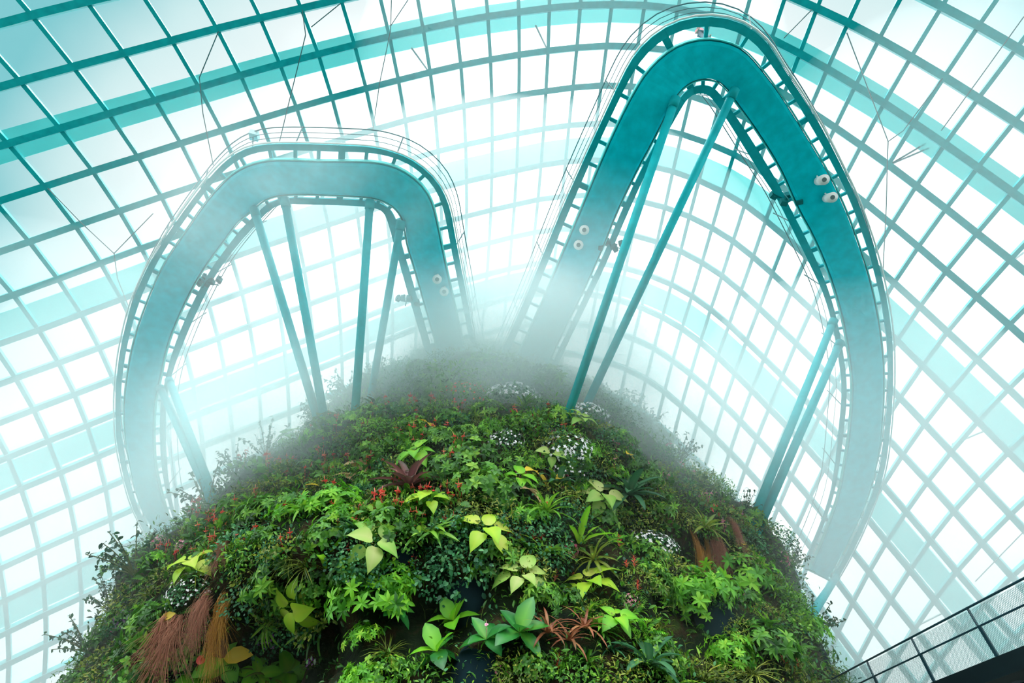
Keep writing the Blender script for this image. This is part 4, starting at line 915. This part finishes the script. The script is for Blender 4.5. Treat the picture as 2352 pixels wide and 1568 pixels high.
BL_W = [bloom_mesh('blossoms', 120, WHITEF) for _ in range(2)]; BL_P = [bloom_mesh('blossoms', 30, PINKF, .5, .6, .12, -.2)]; BL_V = [bloom_mesh('blossoms', 26, PURPLEF, .5, .6, .12, -.2)]; BL_R = [bloom_mesh('blossoms', 34, REDF, .6, .6, .10, -.2)]
BL_WP = [bloom_mesh('blossoms', 90, WHITEF, 1.0, .8, .06, -.1)]; BL_RB = [bloom_mesh('blossoms', 70, REDF, 1.0, .75, .05, .0)]
for bl, fo, u, v, s_, lab in (
    (BL_W[0], SHRUB_S[0], 1497, 1255, (1.05, 1.05, .85), 'white flowering bush left of the orange hanging roots'),
    (BL_W[1], SHRUB_S[1], 1165, 1020, .85, 'small white flowering bush right of the tall green bush'),
    (BL_W[0], SHRUB_S[2], 1305, 1040, 1.15, 'white flowering bush in the middle of the upper slope'),
    (BL_WP[0], SHRUB_S[0], 1300, 1078, .9, 'white blossoms hanging below the upper slope white bush'),
    (BL_W[1], SHRUB_S[1], 1178, 928, 1.5, 'hazy white flowering bush near the mountain top'),
    (BL_W[0], SHRUB_S[2], 1345, 965, 1.2, 'hazy white flowering bush behind the right strut feet'),
    (BL_RB[0], SHRUB_S[4], 1062, 925, 1.4, 'round bush with fine red blossoms near the mountain top'),
    (BL_WP[0], SHRUB_S[0], 440, 1360, .8, 'dark bush with white-edged leaves left of the brown grass'),
    (BL_P[0], SHRUB_S[3], 1692, 1368, .75, 'bright pink orchid spray on the big leafy bush'),
    (BL_V[0], SHRUB_S[0], 622, 1462, .85, 'purple orchid clump right of the orange grass'),
    (BL_V[0], SHRUB_S[1], 290, 1425, .75, 'purple flowers on the lower left edge'),
    (BL_P[0], SHRUB_S[1], 268, 1436, .6, 'magenta flower spray on the lower left edge below the purple flowers'),
    (BL_P[0], SHRUB_O[0], 1305, 1268, .65, 'magenta flower cluster below the bright nest fern'),
    (BL_P[0], SHRUB_S[4], 1450, 1385, .5, 'small pink orchid left of the big leafy bush'),
    (BL_R[0], SHRUB_O[1], 1800, 1512, .7, 'coral red flowers on the lower right slope'),
    (BL_R[0], SHRUB_S[3], 1628, 1172, .8, 'hazy coral flower bush above the yellow-green tuft'),
    (BL_P[0], SHRUB_S[4], 1795, 1285, .75, 'pink flower bush on the right edge below the strut pair'),
    (BL_P[0], SHRUB_S[3], 362, 1252, .7, 'pink flower bush at the left edge by the left loop foot'),
    (BL_P[0], SHRUB_S[5], 425, 1262, .7, 'pink flower bush inward of the left loop foot'),
    (BL_V[0], SHRUB_O[2], 715, 1525, .4, 'tiny purple bloom right of the bottom lime plant'),
    (BL_P[0], SHRUB_S[4], 1152, 1552, .4, 'tiny magenta bloom at the bottom edge in the middle'),
    (BL_P[0], SHRUB_S[3], 985, 1100, .3, 'tiny pink bloom beside the dark red bromeliad')):
    multi('flowering_bush', [('foliage', fo, Matrix.Scale(.96, 4)), ('blossoms', bl, None)], u, v, s_, lab, 'bush', lean=.5)

HG_O = [hang_mesh('blades', 330, ORANGEG), hang_mesh('blades', 280, ORANGEG, .25, 1.2)]; HG_B = [hang_mesh('blades', 330, BROWNG), hang_mesh('blades', 280, BROWNG, .25, 1.2)]
for me, u, v, s_, lab in ((HG_O[0], 540, 1372, (1.0, 1.9, 1.6), 'orange grass hanging over the dark cave'), (HG_B[0], 505, 1362, (1.0, 1.8, 1.6), 'brown grass hanging over the cave left of the orange grass'),
                          (HG_B[1], 415, 1418, (1.7, 1.6, 1.6), 'wide brown grass fringe at the left of the dark cave'), (HG_B[1], 545, 1275, (1.0, 1.0, 1.0), 'small brown grass tuft above the dark cave'),
                          (HG_O[1], 1565, 1245, (1.0, 2.0, 1.2), 'yellow-orange hanging roots right of the white flowering bush'), (HG_B[0], 1625, 1235, (.9, 1.9, 1.2), 'reddish hanging roots in the middle of the root curtain'),
                          (HG_O[0], 1595, 1240, (.6, 1.9, 1.2), 'tan hanging roots between the yellow and the reddish ones'), (HG_B[1], 1658, 1220, (.8, 1.6, 1.2), 'reddish hanging roots at the right end of the root curtain')):
    single('hanging_grass', me, u, v, s_, lab, 'grass', drop=True, lift=.55)

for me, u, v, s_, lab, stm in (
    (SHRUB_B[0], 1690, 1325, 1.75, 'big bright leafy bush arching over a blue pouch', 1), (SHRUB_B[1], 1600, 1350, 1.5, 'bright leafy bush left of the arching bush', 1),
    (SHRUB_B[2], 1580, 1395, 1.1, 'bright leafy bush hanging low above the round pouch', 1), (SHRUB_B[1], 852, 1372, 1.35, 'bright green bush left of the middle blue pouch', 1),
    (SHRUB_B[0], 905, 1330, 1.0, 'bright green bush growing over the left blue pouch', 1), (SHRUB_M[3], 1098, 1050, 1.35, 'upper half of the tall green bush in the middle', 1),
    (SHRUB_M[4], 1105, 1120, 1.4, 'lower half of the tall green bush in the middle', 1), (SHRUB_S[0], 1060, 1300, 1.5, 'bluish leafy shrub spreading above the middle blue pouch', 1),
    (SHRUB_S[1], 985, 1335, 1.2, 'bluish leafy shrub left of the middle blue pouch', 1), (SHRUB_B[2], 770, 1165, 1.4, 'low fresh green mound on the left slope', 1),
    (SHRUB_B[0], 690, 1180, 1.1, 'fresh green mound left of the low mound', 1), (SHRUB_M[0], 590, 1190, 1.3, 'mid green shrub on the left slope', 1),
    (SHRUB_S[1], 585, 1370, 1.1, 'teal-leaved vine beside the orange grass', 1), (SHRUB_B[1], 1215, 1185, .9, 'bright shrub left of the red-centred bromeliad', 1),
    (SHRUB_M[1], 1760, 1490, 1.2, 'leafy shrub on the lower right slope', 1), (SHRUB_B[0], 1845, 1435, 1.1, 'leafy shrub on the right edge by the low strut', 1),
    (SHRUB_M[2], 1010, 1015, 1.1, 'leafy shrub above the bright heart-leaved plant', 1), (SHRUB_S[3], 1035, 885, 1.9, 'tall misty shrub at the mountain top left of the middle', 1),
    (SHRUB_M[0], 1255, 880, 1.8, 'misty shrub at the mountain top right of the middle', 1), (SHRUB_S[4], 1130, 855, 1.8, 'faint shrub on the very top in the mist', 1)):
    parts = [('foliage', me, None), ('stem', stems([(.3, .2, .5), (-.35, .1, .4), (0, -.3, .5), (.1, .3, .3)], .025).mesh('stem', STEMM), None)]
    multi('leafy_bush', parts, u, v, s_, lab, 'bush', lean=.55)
for i, (u, v, s_, lab) in enumerate(((800, 905, 1.5, 'twiggy shrub between the left loop struts'), (735, 905, 1.2, 'twiggy shrub behind the two left struts'), (860, 890, 1.4, 'twiggy shrub by the short right strut'),
    (690, 955, 1.3, 'twiggy shrub on the upper left edge above the red flowers'), (610, 1050, 1.4, 'misty twiggy shrub on the left edge'), (540, 1095, 1.2, 'twiggy shrub right of the left strut pair'),
    (455, 1165, 1.6, 'twiggy shrub left of the strut pair'), (310, 1322, 1.5, 'dark twiggy shrub on the left edge below the loop foot'), (225, 1400, 1.2, 'dark twiggy shrub on the lower left edge'),
    (140, 1490, 1.3, 'dark twiggy shrub at the bottom left corner of the mountain'), (1565, 1060, 1.1, 'twig sticking out of the upper right edge'), (1708, 1190, 1.0, 'curly twigs beside the right strut pair'),
    (1820, 1300, 1.0, 'twiggy shrub on the right edge below the pink bush'), (1885, 1455, 1.1, 'twiggy shrub on the right edge near the footbridge'), (1480, 985, 1.2, 'misty twiggy shrub on the upper right edge'))):
    st, fo = TWIG[i % 3]
    multi('twiggy_shrub', [('stems', st, None), ('foliage', fo, None)], u, v, s_, lab, 'shrub', lean=.7)
for me, T, u, v, s_, lab in ((LEAFM['tan'], 3, 832, 1072, .8, 'withered tan leaves left of the dark red bromeliad'), (LEAFM['tan'], 2, 808, 1105, .7, 'withered tan leaves below the other tan leaves'),
                             (LEAFM['tan'], 2, 1212, 1142, .8, 'withered brown leaves left above the red-centred bromeliad'), (LEAFM['yellow'], 1, 736, 1135, .6, 'single orange-yellow leaf on the left slope'),
                             (LEAFM['yellow'], 2, 1436, 1056, .7, 'orange-yellow leaves above the dark green rosette'), (LEAFM['yellow'], 1, 1290, 1106, .7, 'orange leaf in the middle of the slope'),
                             (LEAFM['yellow'], 2, 982, 986, .7, 'yellow leaf among the upper red flowers'), (LEAFM['yellow'], 2, 1225, 1098, .9, 'drooping yellow leaf over a heart-leaved plant'),
                             (LEAFM['yellow'], 1, 1695, 1262, .5, 'orange leaf right of the root curtain'), (LEAFM['yellow'], 1, 418, 1400, .5, 'single yellow leaf above the brown grass fringe')):
    multi('withered_leaf' if me is LEAFM['tan'] else 'yellow_leaf', [('blade', me, RM(i * 1.9 - .6, .5 - .8 * i, 1.0)) for i in range(T)], u, v, s_, lab, 'leaf', lean=.4, spin=4.4, lift=.35)

def pouch(u, v, s_, lab):
    m = MB(); an = np.linspace(0, 2 * math.pi, 21)[:-1]; rings = []
    for k, (z_, r_) in enumerate(((-.25, .95), (.05, 1.0), (.3, .9), (.48, .66), (.56, .3))):
        rings.append(np.stack([np.cos(an) * r_ * .8, np.sin(an) * r_ * (1.0 + .1 * np.sin(3 * an)), np.full(20, z_)], -1))
    m.loft(rings)
    r = empty('planting_pouch', (0, 0, 0), lab, 'pouch'); m.build('felt_body', POUCH, r, True)
    m = MB(); m.pipe([(math.cos(a) * .8 * .97, math.sin(a) * .97, .1) for a in np.linspace(.5, 2.64, 14)], .05, 6); m.build('rim', POUCH, r, True)
    place(r, u, v, s_ * .9, drop=True, lift=-.35)
for a in ((922, 1288, 1.0, 'dark blue felt pouch under the left bright bushes'), (1345, 1308, .9, 'dark blue pouch below the magenta flower cluster'), (1058, 1368, 1.0, 'dark blue pouch above the lime broad-leaved plant'),
          (1640, 1440, 1.25, 'large round dark pouch below the big leafy bush'), (1672, 1305, 1.0, 'dark blue pouch behind the arching bush'), (1090, 1562, 1.1, 'dark blue pouch cut by the bottom edge'),
          (1448, 1190, .7, 'teal pouch below the dark green rosette'), (1915, 1500, .8, 'teal pouch on the right edge by the footbridge'), (1090, 1205, .7, 'dark pouch behind the lower half of the tall bush')):
    pouch(*a)

# red bromeliad spikes, each on its own leaf rosette
def spike_plant(u, v, s_, lab, grp=None):
    parts = ros('leaf', LEAFM['strap_green'], 8, 55, 10, .45, .65, .03) + [('flower_spike', SPIKE[R.integers(2)], None)]
    multi('red_bromeliad', parts, u, v, s_, lab, 'bromeliad', grp, lean=.75)
for u, v, s_, lab in ((1422, 1262, 1.0, 'red flower spike left of the white flowering bush'), (1440, 1310, .9, 'left one of the two orange-red spikes below the white bush'), (1457, 1308, .9, 'right one of the two orange-red spikes below the white bush'),
                      (1465, 1362, .8, 'dull orange cone spike left of the big leafy bush'), (1273, 1342, 1.0, 'star-shaped red spike left of the tall lime heart-leaved plant'), (1318, 1332, .7, 'small red spike above the tall lime heart-leaved plant'),
                      (1470, 1405, .8, 'red spike above the light green fern'), (1282, 1545, .9, 'red spike at the bottom edge right of the middle'), (1152, 1282, .8, 'orange-red spike above the wilted pale plant'),
                      (1020, 1532, .6, 'small orange spike inside the bottom broad-leaved plant')):
    spike_plant(u, v, s_, lab)
for u, v, s_ in ((1207, 1232, .8), (1224, 1248, .8), (1242, 1246, .9), (1194, 1250, .7), (1262, 1268, .7), (1168, 1232, .8), (1206, 1222, .6), (1170, 1256, .7)):
    spike_plant(u, v, s_, 'red flower spike in the cluster below the red-centred bromeliad', 'red spikes below the red-centred bromeliad')

# fields of small plants
def inhill(u, v): return hit(u, v)[2]
def anth(u, v, s_, lab, grp, fl):
    parts = [('foliage', ANTHF[R.integers(2)], None)] + [('flower', fl[R.integers(len(fl))], RM(R.uniform(0, 6.28), R.uniform(-.35, .35), R.uniform(.8, 1.3), (*R.uniform(-.2, .2, 2), .15))) for _ in range(int(R.integers(2, 5)))]
    multi('red_anthurium' if fl is FL_RED else 'pink_anthurium', parts, u, v, s_, lab, 'flower', grp, lean=.7)
ANTHF = [shrub_mesh('foliage', OVAL, 26, .38, GREEN, .5, 0, .7) for _ in range(2)]
def field(n, box, fn, reject=None):
    k = 0; tries = 0
    while k < n and tries < n * 12:
        tries += 1; u, v = R.uniform(box[0], box[2]), R.uniform(box[1], box[3])
        if not inhill(u, v) or (reject and reject(u, v)): continue
        fn(u, v); k += 1
LR = lambda u, v: v > 1030 + (u - 560) * .33 + 70 or v < 930
field(64, (540, 950, 1060, 1260), lambda u, v: anth(u, v, R.uniform(.75, 1.1), 'small red anthurium on the misty upper left slope', 'red anthuriums on the upper left slope', FL_RED), LR)
field(26, (360, 1160, 620, 1330), lambda u, v: anth(u, v, R.uniform(.7, 1.0), 'small red anthurium near the foot of the left loop', 'red anthuriums by the left loop foot', FL_RED))
field(26, (1400, 1010, 1740, 1250), lambda u, v: anth(u, v, R.uniform(.6, .9), 'small pink anthurium on the hazy upper right slope', 'pink anthuriums on the upper right slope', FL_PINK))
field(16, (1150, 1010, 1360, 1130), lambda u, v: anth(u, v, R.uniform(.6, .9), 'small pink anthurium below the white blossom bushes', 'pink anthuriums under the white bushes', FL_PINK))
field(22, (640, 1180, 960, 1330), lambda u, v: anth(u, v, R.uniform(.5, .75), 'small red anthurium among the left slope shrubs', 'red anthuriums among the left shrubs', FL_RED))
field(10, (1150, 960, 1300, 1010), lambda u, v: anth(u, v, R.uniform(.6, .9), 'small red anthurium close under the misty mountain top', 'red anthuriums under the mountain top', FL_RED))

def fill(u, v):
    for (a, b, r) in SEEN:
        if (u - a) ** 2 + (v - b) ** 2 < r * r and R.uniform() < .6: return
    p, n, ok_, th, z = hit(u, v)
    for (t0, z0, r, dpt) in HOLES:
        if ((th - t0) * 19) ** 2 + (z - z0) ** 2 < (r * .8) ** 2: return
    low = v > 1330; left = u < 900; top = v < 1000; right = u > 1450
    w = dict(s=.26, m=.22, b=.10, o=.14, t=.16, f=.06, c=.06)
    if top: w.update(s=.45, m=.3, b=.05, t=.1, o=.1)
    if low: w.update(t=.30, o=.16, f=.10, b=.07, s=.18)
    if right: w.update(o=.30, t=.2, b=.04)
    ks = list(w); pr = np.array([w[k] for k in ks]); k = ks[R.choice(len(ks), p=pr / pr.sum())]
    reg = 'in the mist near the mountain top' if top else 'on the lower left part of the slope' if low and left else 'on the lower right part of the slope' if low and right else 'low in the middle of the slope' if low else 'on the left part of the slope' if left else 'on the right part of the slope' if right else 'in the middle of the slope'
    pool, nm, lab, cat, s_ = dict(s=(SHRUB_S, 'leafy_shrub', 'small-leaved green shrub', 'shrub', R.uniform(.7, 1.15)), m=(SHRUB_M, 'whorled_shrub', 'green shrub with leaves in whorls', 'shrub', R.uniform(.7, 1.1)),
        b=(SHRUB_B, 'bright_shrub', 'bright green leafy shrub', 'shrub', R.uniform(.6, .95)), o=(SHRUB_O, 'olive_shrub', 'olive-coloured fine-leaved shrub', 'shrub', R.uniform(.7, 1.1)),
        t=(TUFT, 'grass_tuft', 'tuft of narrow green blades', 'grass', R.uniform(.8, 1.35)), f=(FERN, 'small_fern', 'small green fern', 'fern', R.uniform(.7, 1.0)), c=(CREEP, 'creeper', 'flat creeping plant with tiny leaves', 'creeper', R.uniform(.8, 1.2)))[k]
    single(nm, pool[R.integers(len(pool))], u, v, s_, '%s %s' % (lab, reg), cat, '%s %s' % (nm.replace('_', ' ') + 's', reg), lean=R.uniform(.3, .65), lift=.05)
v = 840.0
while v < 1590:
    st = 26 + (v - 840) / 750 * 26
    u = 60.0
    while u < 2000:
        uu, vv = u + R.uniform(-.45, .45) * st, v + R.uniform(-.45, .45) * st
        if inhill(uu, vv): fill(uu, vv)
        u += st * 1.25
    v += st * .9
